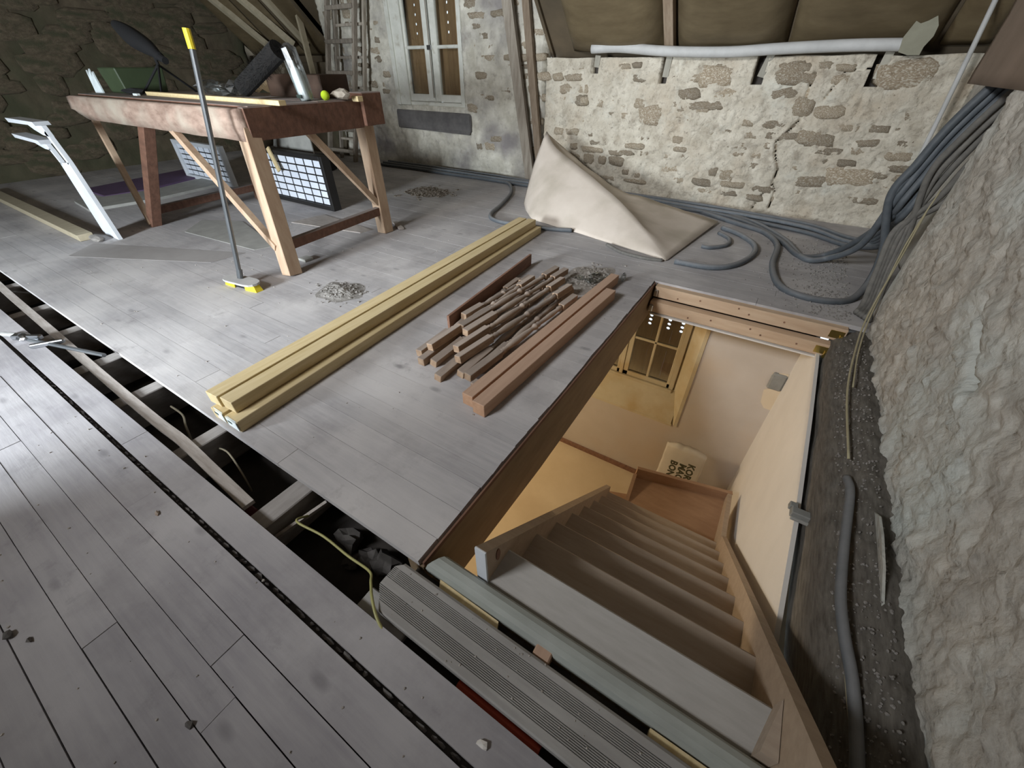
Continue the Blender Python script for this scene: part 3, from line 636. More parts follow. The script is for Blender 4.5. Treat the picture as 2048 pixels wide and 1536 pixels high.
# ================================================================== IN THE TRENCH
bm = BM(); pts = [(-5.4, .33), (-4.6, .302), (-4.0, .288), (-3.4, .275), (-3.0, .264), (-2.6, .255), (-2.1, .248), (-1.86, .25), (-1.6, .236), (-1.305, .22)]
sp = spline([V((x, y, 0)) for x, y in pts], 4); L_ = []
for i, p in enumerate(sp):
    t = (sp[min(i+1, len(sp)-1)] - sp[max(i-1, 0)]).normalized(); nrm = V((-t.y, t.x, 0)) * .0215
    L_.append([bm.verts.new(q) for q in (p - nrm + V((0,0,-.045)), p + nrm + V((0,0,-.045)), p + nrm + V((0,0,-.028)), p - nrm + V((0,0,-.028)))])
for a, b in zip(L_, L_[1:]):
    for k in range(4): bm.faces.new((a[k], a[(k+1) % 4], b[(k+1) % 4], b[k]))
bm.faces.new(L_[0]); bm.faces.new(L_[-1][::-1])
o = obj('long_lath', bm, M_lath); tag(o, 'long dusty lath lying bowed along the open trench', 'lath')
bm = BM(); box(bm, -1.375, -1.30, .195, .235, -.13, -.075, .006); o = obj('red_block', bm, M_darkred); tag(o, 'dark red block in the trench at the end of the long lath', 'block')
def cable(name, pts, r, mat, label, cat, group=None, n=8, seg=8):
    bm = BM(); tube(bm, spline(pts, n), r, seg); o = obj(name, bm, mat, None, True); return tag(o, label, cat, group)
cable('yellow_wire', [(-1.13, .33, -.10), (-1.105, .277, -.05), (-.981, .293, -.06), (-.847, .291, -.06), (-.737, .29, -.045), (-.69, .262, -.018), (-.64, .228, .008), (-.585, .196, .006), (-.53, .180, -.02), (-.5, .185, -.07)], .0045, M_wire, 'thin yellow wire crossing the corner of the grooved board', 'wire')
cable('pale_wire', [(-2.30, .37, -.16), (-2.284, .353, -.11), (-2.15, .35, -.10), (-2.064, .321, -.11), (-2.04, .30, -.2)], .005, M_palewire, 'pale wire end in the trench left of the yellow lumber', 'wire')
cable('pale_wire', [(-1.79, .34, -.14), (-1.769, .33, -.10), (-1.692, .333, -.09), (-1.572, .31, -.12), (-1.55, .30, -.22)], .004, M_palewire, 'pale wire end in the trench just below the yellow lumber ends', 'wire')
bm = BM(); beam(bm, (-1.17, .21, -.12), (-1.11, .40, -.085), .014, .014); o = obj('thin_lath', bm, M_lath); tag(o, 'thin lath slanting across the trench beside the widest joist', 'lath')
for i, (c, s) in enumerate((((-.99, .375, -.21), (.06, .035, .035)), ((-.87, .36, -.22), (.05, .04, .03)), ((-.79, .375, -.205), (.06, .045, .04)), ((-.93, .32, -.23), (.035, .03, .02)))):
    bm = BM(); lump(bm, c, s, i*3.3, 2, .9); bmesh.ops.translate(bm, verts=bm.verts, vec=(0, 0, 0)); o = obj('rubble_stone', bm, M_rubble)
    tag(o, ('pale broken block in the trench near the stairwell', 'dark rubble lump behind the yellow wire in the trench', 'largest dark rubble lump at the right end of the trench', 'small dark rubble lump beneath the yellow wire')[i], 'rubble')
# metal tool lying across the trench
tl = thing('bench_clamp', 'grey metal clamp lying across the trench at the left edge', 'clamp', (-3.4, .22, .0))
bm = BM(); tube(bm, [V((-3.42, .16, .012)), V((-2.85, .33, .012))], .011); part('bar', bm, M_handle, tl)
bm = BM(); lump(bm, (-3.45, .155, .022), (.05, .03, .02), 1); beam(bm, (-3.5, .12, .02), (-3.36, .21, .02), .03, .03, bev=.006); part('jaw', bm, M_steel, tl)
bm = BM(); beam(bm, (-3.30, .14, .014), (-3.22, .27, .014), .025, .024, bev=.005); part('sliding_jaw', bm, M_steel, tl)
bm = BM(); tube(bm, [V((-3.52, .14, .02)), V((-3.60, .10, .02))], .013); part('handle', bm, M_greyplastic, tl)

# ================================================================== LUMBER AND BALUSTERS
def plank(name, p0, p1, w_, h_, mat, label, cat, group=None, bev=.002, up=(0, 0, 1)):
    bm = BM(); beam(bm, p0, p1, w_, h_, up, bev); o = obj(name, bm, mat); return tag(o, label, cat, group)
dx = -.0645
def lum(x, y, z, ln): return (x, y, z), (x + dx*ln, y + ln, z)
a = lum(-1.692, .405, .031, 3.02); l1 = plank('timber_beam', *a, .088, .06, M_lumber, 'yellow timber beam lying on the floor, right one of the bottom pair', 'timber')
a = lum(-1.800, .402, .031, 3.02); l2 = plank('timber_beam', *a, .088, .06, M_lumber, 'yellow timber beam lying on the floor, left one of the bottom pair', 'timber')
a = lum(-1.742, .437, .0925, 2.97); plank('timber_beam', *a, .082, .06, M_lumber, 'yellow timber beam on top of the stack, on its right', 'timber')
a = lum(-1.838, .425, .0925, 2.97); plank('timber_beam', *a, .082, .06, M_lumber, 'yellow timber beam on top of the stack, on its left', 'timber')
for b_, x in ((l1, -1.692), (l2, -1.800)):
    y = .404
    bm = BM(); box(bm, x-.04, x+.044, y-.003, y, .010, .058); box(bm, x-.03, x+.04, y, y+.004, .0612, .0622); lab = obj('end_label', bm, M_paper, b_); lab['label'] = 'white paper label on the beam end'
    bm = BM(); box(bm, x-.025, x+.005, y-.0045, y-.003, .036, .046); obj('print', bm, M_ink, lab)
# turned balusters
def baluster(name):
    root = bpy.data.objects.new(name, None); C.objects.link(root)
    bm = BM(); box(bm, -.021, .021, 0, .27, -.021, .021, .002); obj('square_end', bm, M_spin, root)
    bm = BM(); box(bm, -.021, .021, .93, 1.12, -.021, .021, .002); obj('square_end', bm, M_spin, root)
    prof = [(.27, .012), (.285, .019), (.30, .012), (.31, .017), (.325, .012), (.34, .015), (.42, .021), (.50, .019), (.58, .013), (.60, .012), (.61, .019), (.625, .021), (.64, .013), (.655, .018), (.67, .012), (.72, .014), (.82, .017), (.88, .013), (.90, .019), (.915, .013), (.93, .018)]
    bm = BM(); lathe(bm, prof, None, 10); obj('turned_shaft', bm, M_spin, root, True)
    return root
B0 = baluster('baluster')
BL = [((-1.318, 1.53, .072), (-1.25, 2.60, .068), 'dusty turned baluster on top of the heap, farthest left'),
      ((-1.395, 1.255, .022), (-1.437, 2.36, .022), 'dusty turned baluster flat on the floor at the left edge of the heap'),
      ((-1.332, 1.20, .022), (-1.372, 2.31, .022), 'second dusty baluster from the left on the floor'),
      ((-1.255, 1.49, .078), (-1.17, 2.59, .075), 'baluster with pale worn beads on top of the heap'),
      ((-1.268, 1.225, .022), (-1.30, 2.32, .022), 'third dusty baluster from the left on the floor'),
      ((-1.337, 1.285, .066), (-1.318, 2.36, .066), 'short looking baluster lying over the left floor pair'),
      ((-1.165, 1.14, .022), (-1.20, 2.26, .022), 'baluster reaching furthest to the viewer in mid heap'),
      ((-1.135, 1.27, .070), (-1.03, 2.37, .068), 'pale baluster slanting across the right top of the heap'),
      ((-1.088, 1.225, .022), (-1.10, 2.35, .022), 'baluster on the floor under the slanting pale one'),
      ((-1.205, 1.345, .066), (-1.125, 2.45, .066), 'baluster resting in the middle of the heap top'),
      ((-1.02, 1.20, .048), (-.965, 2.32, .030), 'baluster next to the orange posts, propped on its near end'),
      ((-1.215, 1.40, .022), (-1.235, 2.5, .022), 'baluster hidden low in the middle of the heap'),
      ((-1.03, 1.32, .0225), (-1.04, 2.42, .022), 'baluster low between the heap and the orange posts'),
      ((-1.40, 1.66, .058), (-1.36, 2.4, .045), 'thin baluster lying beside the red brown plank')]
for i, (p, q, lab) in enumerate(BL):
    o = B0 if i == 0 else copy_tree(B0)
    d = V(q) - V(p); o.matrix_basis = Matrix.Translation(p) @ frame(d).to_4x4() @ Matrix.Rotation(R(-.25, .25), 4, 'Y') @ Matrix.Diagonal((1, d.length/1.12, 1, 1)); tag(o, lab, 'baluster', 'turned balusters heaped on the floor')
plank('edge_plank', (-1.445, 1.57, .046), (-1.535, 2.70, .046), .018, .09, M_redwood, 'red brown plank standing on edge at the left of the baluster heap', 'plank')
p1_ = plank('square_post', (-.845, 1.05, .036), (-.775, 2.48, .036), .068, .07, M_orange, 'orange square post on the floor, nearest the stairwell', 'post')
plank('square_post', (-.925, 1.075, .034), (-.845, 2.74, .034), .062, .066, M_orange, 'orange square post on the floor, second from the stairwell', 'post')
bm = BM(); box(bm, -.975, -.945, 1.16, 1.21, 0, .06, .006); o = obj('wood_block', bm, M_spin); tag(o, 'little wood block under the near baluster ends', 'block')
bm = BM(); lump(bm, (-.80, 2.80, .03), (.02, .03, .03), 4, 2, .6); o = obj('plastic_scrap', bm, M_film); tag(o, 'shiny clear plastic scrap at the far end of the orange posts', 'scrap')

# ================================================================== SHEET, CABLES, POLE, PIPE
def sheet():
    bm = BM(); n = 22
    A = V((-2.56, 4.78, .655)); Bp = V((-2.53, 4.26, .0)); Cc = V((-2.07, 3.74, .004)); D = V((-.63, 3.38, .004)); E_ = V((-.47, 4.62, .025))
    front = spline([Bp, V((-2.30, 3.95, .0)), Cc, V((-1.55, 3.61, .002)), V((-1.05, 3.48, .003)), D], 6)
    ridge = spline([A, V((-2.33, 4.6, .53)), V((-1.78, 4.25, .385)), V((-1.32, 3.95, .26)), V((-.95, 3.66, .13)), D + V((0, 0, .004))], 6)
    back = spline([A, V((-2.40, 4.92, .50)), V((-1.85, 4.92, .21)), V((-1.55, 4.85, .13)), V((-1.1, 4.72, .10)), E_], 6)
    G = []; N_ = len(front)
    for i in range(N_):
        row = []
        for k in range(11):
            t = k/10; p = front[i].lerp(ridge[i], t); bul = math.sin(math.pi*t)*.02
            row.append(p + V((-.5*bul, -bul, .3*bul)) + V((0, 0, .006*noise.noise(p*4))))
        for k in range(1, 11):
            t = k/10; q = ridge[i].lerp(back[i] if True else back[i], t); row.append(q + V((0, 0, (-.05*math.sin(math.pi*t) + .02*noise.noise(q*5)) * min(1, (N_-1-i)/6))))
        G.append(row)
    # lower right flap: from the ridge end to the tip on the right
    VG = [[bm.verts.new(p) for p in r] for r in G]
    for a, b in zip(VG, VG[1:]):
        for k in range(len(a)-1): bm.faces.new((a[k], a[k+1], b[k+1], b[k]))
    bmesh.ops.remove_doubles(bm, verts=bm.verts, dist=.0015)
    bmesh.ops.recalc_face_normals(bm, faces=bm.faces)
    bmesh.ops.solidify(bm, geom=bm.faces[:], thickness=.006)
    for v in bm.verts: v.co.z = max(v.co.z, .001)
    return obj('folded_sheet', bm, M_mat, None, True)
tag(sheet(), 'large beige sheet folded like a tent against the stone wall', 'sheet')
# conduits
top = (.93, 3.70, 1.24)
def bundle(i):
    a = -.055 + .11*((i*5) % 8)/7 if i < 8 else -.02 + .035*(i-8); b = R(-.03, .03)
    return [V((.632 + a, 3.60 + b, .545 - a)), V((.668 + a*.95, 3.60 + b, .735 - a)), V((.712 + a*.9, 3.60 + b, .925 - a)), V((.79 + a*.8, 3.61 + b, 1.12 - a)), V((.86 + a*.6, 3.62 + b, 1.25 - a))]
def fl(p, z=.016): return [V((x, y, z)) for x, y in p]
gr = 'grey flexible conduits'
cable('flexible_conduit', fl([(-.7, 4.93), (-.269, 4.68), (-.033, 4.53), (.099, 4.214), (.109, 3.685), (.192, 3.301), (.353, 3.186), (.527, 3.217), (.63, 3.334)]) + [V((.70, 3.52, .09)), V((.69, 3.6, .28))] + bundle(0), .024, M_cable, 'grey conduit making the big loop on the floor by the stone wall corner', 'conduit', gr)
cable('flexible_conduit', fl([(-.721, 5.0), (-.239, 4.78), (.106, 4.371), (.282, 4.03)], .018) + [V((.457, 4.08, .05)), V((.575, 3.86, .25))] + bundle(1), .023, M_cable, 'grey conduit sweeping up to the corner, upper of the sagging pair', 'conduit', gr)
cable('flexible_conduit', fl([(-.70, 5.06), (-.2, 4.84), (.13, 4.42), (.31, 3.98)], .02) + [V((.47, 3.98, .055)), V((.59, 3.78, .24))] + bundle(2), .023, M_cable, 'grey conduit sweeping up to the corner, lower of the sagging pair', 'conduit', gr)
for k in range(5):
    dy = -.062*k + R(-.01, .01)
    cable('flexible_conduit', [V((x, y + dy + R(-.02, .02), .024 + .02*(k % 2))) for x, y in ((-5.6, 5.17), (-4.9, 5.19), (-4.2, 5.2), (-3.6, 5.19), (-3.04, 5.17), (-2.3, 5.19), (-1.5, 5.19), (-.74, 5.17), (-.2, 5.1), (.3, 4.98), (.6, 4.75))] + [V((.72 + .02*k, 4.45 - .04*k, .12)), V((.72 + .012*k, 4.0, .34))] + bundle(3+k), .020, M_cable, 'grey conduit running along the foot of both stone walls, ' + ('nearest the wall', 'second from the wall', 'third from the wall', 'fourth from the wall', 'fifth from the wall')[k], 'conduit', 'conduits along the wall foot', 7)
for k in range(5):
    x = .735 - .016*k
    cable('flexible_conduit', [V((x-.03, 3.02 + .02*k, .02)), V((x, 3.2, .05)), V((x+.005, 3.38, .22)), V((x, 3.47, .45))] + [p + V((.03, -.10, 0)) for p in bundle(8+k)[1:]], .018, M_cabledust, 'dust covered conduit hanging straight down the wall corner, ' + ('nearest the chimney wall', 'second from the chimney wall', 'third from the chimney wall', 'fourth from the chimney wall', 'fifth from the chimney wall')[k], 'conduit', 'dusty conduits in the corner', 7)
cable('flexible_conduit', fl([(-3.3, 5.0), (-3.1, 4.85), (-2.866, 4.5), (-2.68, 4.01), (-2.56, 3.62), (-2.40, 3.47), (-2.134, 3.47), (-1.786, 3.53), (-1.60, 3.60)], .022), .020, M_cable, 'grey conduit curling out left of the beige sheet behind the lumber', 'conduit', gr)
cable('flexible_conduit', fl([(-.40, 4.46), (-.221, 4.325), (-.076, 4.103), (-.054, 3.835), (-.142, 3.526), (-.299, 3.367), (-.565, 3.34)], .022), .022, M_cable, 'grey conduit loop on the floor right of the beige sheet, outer one', 'conduit', gr)
cable('flexible_conduit', fl([(-.40, 4.29), (-.29, 4.162), (-.28, 3.978), (-.387, 3.837), (-.46, 3.83)], .018), .017, M_cable, 'grey conduit loop on the floor right of the beige sheet, inner one', 'conduit', gr)
cable('flexible_conduit', fl([(-1.18, 3.44), (-1.123, 3.40), (-1.002, 3.325), (-.804, 3.30), (-.66, 3.33)], .014), .014, M_cabledust, 'dusty conduit loop in front of the beige sheet edge', 'conduit', gr)
cable('ledge_conduit', [V((.60, 1.60, -.06)), V((.603, 1.50, -.045)), V((.583, 1.244, -.05)), V((.573, 1.037, -.055)), V((.583, .91, -.06)), V((.602, .793, -.065)), V((.612, .644, -.075)), V((.612, .45, -.085)), V((.61, .1, -.09))], .0165, M_cable, 'blue grey conduit lying on the rotten beam beside the stairwell', 'conduit')
cable('straw_cord', [V((.70, 3.2, .62)), V((.70, 3.15, .40)), V((.67, 2.95, .08)), V((.63, 2.6, .0)), V((.60, 2.2, -.03)), V((.60, 1.7, -.04))], .005, M_fibre, 'straw coloured cord hanging beside the dusty conduits', 'cord')
cable('straw_cord', [V((.715, 3.25, .72)), V((.69, 3.16, .45)), V((.685, 2.98, .1)), V((.645, 2.62, .01)), V((.62, 2.25, -.02))], .004, M_fibre, 'second straw coloured cord nearest the wall edge', 'cord')
cable('straw_cord', [V((.585, 1.0, -.075)), V((.59, .85, -.075)), V((.60, .7, -.08)), V((.62, .5, -.08)), V((.63, .3, -.09))], .0035, M_fibre, 'thin straw cord on the rotten beam near the bottom edge', 'cord')
bm = BM(); tube(bm, spline([(.90, 5.1, .0), (.86, 5.12, .8), (.80, 5.1, 1.62), (.74, 5.05, 2.2)], 6), .017, 8); o = obj('corner_pole', bm, M_pipe, None, True); tag(o, 'pale thin pole standing in the wall corner before the cables', 'pole')
bm = BM(); tube(bm, spline([(-2.28, 5.22, 1.398), (-1.96, 5.22, 1.402), (-1.48, 5.22, 1.368), (-.92, 5.22, 1.355), (-.46, 5.22, 1.374), (.05, 5.22, 1.388), (.45, 5.22, 1.386)], 6), .043, 14); o = obj('insulated_pipe', bm, M_pipe, None, True); tag(o, 'long pale pipe lying on top of the low stone wall', 'pipe')
bm = BM(); poly = [(.40, 1.34), (.385, 1.43), (.415, 1.52), (.45, 1.505), (.49, 1.52), (.53, 1.545), (.565, 1.49), (.57, 1.43), (.545, 1.37), (.545, 1.32), (.47, 1.32)]
prism(bm, poly, lambda u, v, t: V((u*.985, 5.21 + t - (v-1.32)*.55, v)), -.012, .012); o = obj('broken_slab', bm, M_slab); tag(o, 'pale broken slab standing on the wall top at the pipe end', 'slab')
for i, (a, b, c, d) in enumerate(slots):
    xc = (a+b)/2 + .01; nm = ('leftmost', 'second from the left', 'third from the left', 'rightmost')[i]
    plank('wall_peg', (xc + .01, WY + .012, c + .055), (xc + (.02 if i != 2 else .05), WY - .0, 1.345), .062, .02, M_peg, 'grey wooden strip standing in the wall notch, %s of four' % nm, 'strip', 'strips in the wall notches', up=(0, 1, 0))
plank('leaning_post', (-2.985, 5.20, 0), (-3.40, 5.2, 2.05), .13, .05, M_post, 'weathered plank leaning between the window wall and the low wall', 'plank', up=(0, 1, 0))
plank('leaning_post', (-2.85, 5.24, 0), (-3.16, 5.24, 2.0), .09, .05, M_rafter, 'brown timber behind the weathered plank at the wall gap', 'timber', up=(0, 1, 0))
bm = BM(); box(bm, .667, .70, 3.05, 3.3, 1.0, 1.02); bm.free()
bm = BM(); tube(bm, spline([(.672, 2.89, 1.27), (.66, 2.86, 1.285), (.655, 2.83, 1.275), (.66, 2.81, 1.30)], 4), .012, 8); o = obj('cable_clip', bm, M_whitewood); tag(o, 'small white clip fixed high on the right wall', 'clip')
# ================================================================== WORKBENCH
wb = thing('workbench', 'old workbench with a thick bark edged slab and splayed braced legs', 'workbench', (-4.4, 2.15, 0))
bm = BM(); n = 40; G = []
for i in range(n+1):
    x = -5.86 + 2.79*i/n; w0 = .012*noise.noise(V((x*3, 0, 0))); lo = .855 + .012*noise.noise(V((x*2, 4, 0))) + (.06*max(0, (-5.6 - x)/.26))
    G.append([bm.verts.new(p) for p in ((x + (.03 if i == 0 else 0), 1.70, lo), (x + (.05 if i == 0 else 0), 1.615 + w0, lo + .01), (x, 1.60 - w0, .94 + w0), (x, 1.612, 1.03), (x, 1.63, 1.04), (x, 1.70, 1.04))])
for a, b in zip(G, G[1:]):
    for k in range(6): bm.faces.new((a[k], a[(k+1) % 6], b[(k+1) % 6], b[k]))
bm.faces.new(G[0]); bm.faces.new(G[-1][::-1]); part('front_slab', bm, M_apron, wb, True)
bm = BM(); box(bm, -3.12, -3.06, 1.66, 2.60, .86, 1.045, .004); part('end_board', bm, M_table, wb)
bm = BM(); box(bm, -3.20, -3.03, 2.60, 2.80, .87, 1.09, .006); part('corner_block', bm, M_table, wb)
bm = BM(); box(bm, -5.84, -3.10, 2.70, 2.76, .86, 1.045, .004); part('rear_board', bm, M_table, wb)
for y in (1.70, 1.96, 2.22, 2.48): bm = BM(); box(bm, -5.84, -3.07, y + .002, y + .256, 1.015, 1.048 + R(-.003, .003), .003); part('top_plank', bm, M_table, wb)
bm = BM(); beam(bm, (-3.12, 1.68, .93), (-2.985, 1.565, 0), .105, .105, (1, 0, 0), .004); part('leg', bm, M_tablewood, wb)
bm = BM(); beam(bm, (-3.16, 2.68, .93), (-3.13, 2.665, 0), .105, .105, (1, 0, 0), .004); part('leg', bm, M_tablewood, wb)
bm = BM(); beam(bm, (-4.62, 1.68, .88), (-5.22, 1.56, 0), .085, .09, (1, 0, 0), .004); part('leg', bm, M_table, wb)
bm = BM(); beam(bm, (-4.95, 2.66, .9), (-5.3, 2.72, 0), .08, .085, (1, 0, 0), .004); part('leg', bm, M_table, wb)
bm = BM(); beam(bm, (-5.62, 1.66, .90), (-5.20, 1.535, .02), .05, .045, (0, 1, 0)); part('brace', bm, M_tablewood, wb)
bm = BM(); beam(bm, (-4.12, 1.64, .90), (-3.03, 1.55, .20), .05, .045, (0, 1, 0)); part('brace', bm, M_tablewood, wb)
bm = BM(); beam(bm, (-3.10, 2.08, .90), (-3.12, 2.62, .27), .045, .045, (1, 0, 0)); part('brace', bm, M_tablewood, wb)
bm = BM(); beam(bm, (-3.02, 1.60, .20), (-3.13, 2.65, .20), .05, .07, bev=.003); part('stretcher', bm, M_table, wb)
bm = BM(); beam(bm, (-5.17, 1.58, .14), (-5.28, 2.7, .14), .05, .07, bev=.003); part('stretcher', bm, M_table, wb)
# ---- on the bench
bm = BM(); box(bm, -5.78, -5.45, 1.95, 2.3, 1.05, 1.24, .008)
for v in bm.verts:
    if v.co.z > 1.15: v.co += V(((v.co.x + 5.615)*.12, (v.co.y - 2.12)*.12, 0))
o = obj('green_crate', bm, M_green); tag(o, 'dark green crate on the left end of the workbench', 'crate')
bm = BM(); prism(bm, [(-5.90, 1.05), (-5.72, 1.05), (-5.80, 1.16), (-5.83, 1.21), (-5.86, 1.17), (-5.90, 1.23), (-5.93, 1.17), (-5.97, 1.22)], lambda u, v, t: V((u, 1.86 + t + (v-1.05)*.2, v)), 0, .012); o = obj('torn_card', bm, M_paper); tag(o, 'torn white card leaning on the green crate', 'card')
tr = thing('tripod_scope', 'black scope on a small tripod standing on the workbench', 'scope', (-5.2, 2.2, 1.05))
hub = V((-5.20, 2.2, 1.26))
for p in ((-5.40, 2.06, 1.05), (-5.02, 2.05, 1.05), (-5.2, 2.44, 1.05)): bm = BM(); tube(bm, [hub, V(p)], .010, 6); part('leg', bm, M_black, tr)
bm = BM(); tube(bm, [hub - V((0, 0, .02)), hub + V((0, 0, .07))], .014, 8); part('column', bm, M_black, tr)
bm = BM(); tube(bm, spline([V((-5.69, 2.2, 1.545)), V((-5.55, 2.2, 1.49)), V((-5.4, 2.2, 1.43)), V((-5.22, 2.2, 1.37)), V((-5.10, 2.2, 1.31))], 5), lambda t: .036 + .04*math.sin(math.pi*min(1, t*1.1)), 12); part('tube_body', bm, M_black, tr, True)
bm = BM(); tube(bm, [V((-5.12, 2.2, 1.315)), V((-5.03, 2.2, 1.285))], .028, 10); part('eyepiece', bm, M_black, tr)
bm = BM(); lump(bm, (-5.2, 1.92, 1.075), (.20, .06, .025), 2); o = obj('black_pouch', bm, M_black); tag(o, 'flat black pouch on the workbench beside the tripod', 'pouch')
bm = BM(); box(bm, -5.02, -4.95, 1.83, 1.86, 1.049, 1.066, .003); o = obj('white_tag', bm, M_paper); tag(o, 'tiny white tag at the end of the black pouch', 'tag')
plank('moulding_strip', (-4.98, 1.94, 1.063), (-2.93, 1.86, 1.063), .05, .028, M_lumber, 'pale moulding strip along the workbench with a notched end overhanging', 'moulding')
bm = BM()
for i in range(9): lump(bm, (-4.2 + R(-.25, .25), 2.25 + R(-.12, .12), 1.09 + R(0, .03)), (R(.05, .11), R(.05, .1), .04), i*2.1, 2, .9)
o = obj('plastic_bag', bm, M_film); tag(o, 'crumpled clear plastic bag on the workbench behind the strip', 'bag')
bm = BM(); n = 12; G = [[bm.verts.new((-4.55 + .75*i/n, 2.5 + .2*j/3 , 1.055 + .14*abs(noise.noise(V((i*.45, j*.8, 1)))) + .02*j)) for i in range(n+1)] for j in range(4)]
for a, b in zip(G, G[1:]):
    for k in range(n): bm.faces.new((a[k], a[k+1], b[k+1], b[k]))
r = bmesh.ops.solidify(bm, geom=bm.faces[:], thickness=.003); o = obj('crumpled_paper', bm, M_sand); tag(o, 'crumpled brown paper behind the clear plastic bag', 'paper')
bm = BM(); box(bm, -3.95, -3.25, 2.42, 2.68, 1.05, 1.20, .005); o = obj('brown_box', bm, M_brownbox); tag(o, 'dark brown wooden box on the workbench behind the black brush', 'box')
br = thing('bristle_brush', 'bushy black round brush leaning on the brown box', 'brush', (-3.75, 2.1, 1.06))
p0, p1 = V((-3.74, 2.08, 1.115)), V((-3.25, 2.16, 1.345)); bm = BM()
tube(bm, [p0 + (p1-p0)*.03, p1 - (p1-p0)*.03], lambda t: .074 - .014*abs(2*t-1)**3, 14); part('core', bm, M_blackfur, br)
bm = BM(); d = (p1-p0).normalized(); nx_ = d.orthogonal().normalized(); ny_ = d.cross(nx_)
for i in range(1500):
    t = random.random(); a = R(0, 6.283); q = p0.lerp(p1, t); rad = (nx_*math.cos(a) + ny_*math.sin(a) + d*R(-.35, .35)); ln = .092*(1 - .35*abs(2*t-1)**4)*R(.85, 1.05)
    e = rad.cross(d).normalized()*.0022; z = q + rad*ln; z.z = max(z.z, 1.052); vs = [bm.verts.new(x) for x in (q + e, q - e, z)]; bm.faces.new(vs)
o = part('bristles', bm, M_blackfur, br); o['kind'] = 'stuff'
bt = thing('sealant_bottle', 'white bottle wrapped in a clear bag on the workbench corner', 'bottle', (-3.19, 2.22, 1.05))
bm = BM(); lathe(bm, [(0, .034), (.01, .038), (.16, .038), (.185, .030), (.20, .016), (.235, .014)], Matrix.Translation((-3.19, 2.22, 1.051)) @ Euler((math.radians(90), math.radians(-14), 0)).to_matrix().to_4x4(), 14); part('body', bm, M_bottle, bt, True)
bm = BM(); lathe(bm, [(0, .045), (.02, .05), (.12, .055), (.22, .05), (.30, .06), (.33, .03)], Matrix.Translation((-3.175, 2.22, 1.05)) @ Euler((math.radians(90), math.radians(-14), 0)).to_matrix().to_4x4(), 9)
for v in bm.verts: v.co += V((noise.noise(v.co*14)*.02, noise.noise(v.co*14 + V((4, 4, 4)))*.02, 0)); v.co.z = max(v.co.z, 1.05)
part('clear_bag', bm, M_film, bt)
bm = BM(); box(bm, -3.225, -3.17, 2.172, 2.182, 1.068, 1.088); part('label', bm, M_ink, bt)
bm = BM(); bmesh.ops.create_uvsphere(bm, u_segments=14, v_segments=10, radius=.031, matrix=Matrix.Translation((-3.11, 2.33, 1.08))); o = obj('lime_ball', bm, M_lime, None, True); tag(o, 'lime yellow ball beside the white bottle', 'ball')
bm = BM(); lump(bm, (-3.08, 2.45, 1.085), (.08, .06, .035), 5); o = obj('dark_cloth', bm, M_post); tag(o, 'dark bundled cloth behind the lime ball', 'cloth')
bm = BM(); box(bm, -3.07, -3.00, 2.53, 2.585, 1.035, 1.07, .004); o = obj('wood_block', bm, M_lumber); tag(o, 'tiny pale wood block at the bench corner', 'block')
# ---- broom
bo = thing('broom', 'push broom with grey handle and yellow bristles leaning on the workbench', 'broom', (-3.06, 1.235, 0))
bm = BM(); poly = []
for k in range(20):
    t = 2*math.pi*k/20; poly.append((.16*math.cos(t), .075*math.sin(t)*(1 + .25*math.cos(2*t))))
ang = math.radians(8); cR, sR = math.cos(ang), math.sin(ang)
prism(bm, poly, lambda u, v, t: V((-3.07 + u*cR - v*sR, 1.235 + u*sR + v*cR, t)), .046, .06); part('head', bm, M_headgrey, bo)
for s in (-1, 1):
    bm = BM(); prism(bm, [(s*.05, -.02), (s*.145, -.016), (s*.15, .016), (s*.05, .02)] if s > 0 else [(s*.05, .02), (s*.145, .016), (s*.15, -.016), (s*.05, -.02)], lambda u, v, t: V((-3.07 + u*cR*(1.12 if t < .02 else .98) - v*sR*1.2, 1.235 + u*sR + v*cR*(1.6 if t < .02 else 1.2), t)), 0, .047)
    part('bristle_tuft', bm, M_yellow, bo)
bm = BM(); prism(bm, [(-.06, -.02), (.06, -.02), (.06, .02), (-.06, .02)], lambda u, v, t: V((-3.07 + u*cR - v*sR, 1.235 + u*sR + v*cR, t)), .004, .047); part('dark_bristles', bm, M_black, bo)
bm = BM(); tube(bm, [V((-3.09, 1.245, .065)), V((-3.145, 1.50, 1.03)), V((-3.175, 1.555, 1.33))][:1] + [V((-3.135, 1.535, 1.325))], .0165, 10); part('handle', bm, M_handle, bo)
bm = BM(); tube(bm, [V((-3.135, 1.535, 1.325)), V((-3.1365, 1.545, 1.415))], .020, 10); part('grip', bm, M_yellow, bo)
bm = BM(); tube(bm, [V((-3.089, 1.243, .062)), V((-3.093, 1.262, .12))], .02, 10); part('socket', bm, M_handle, bo)
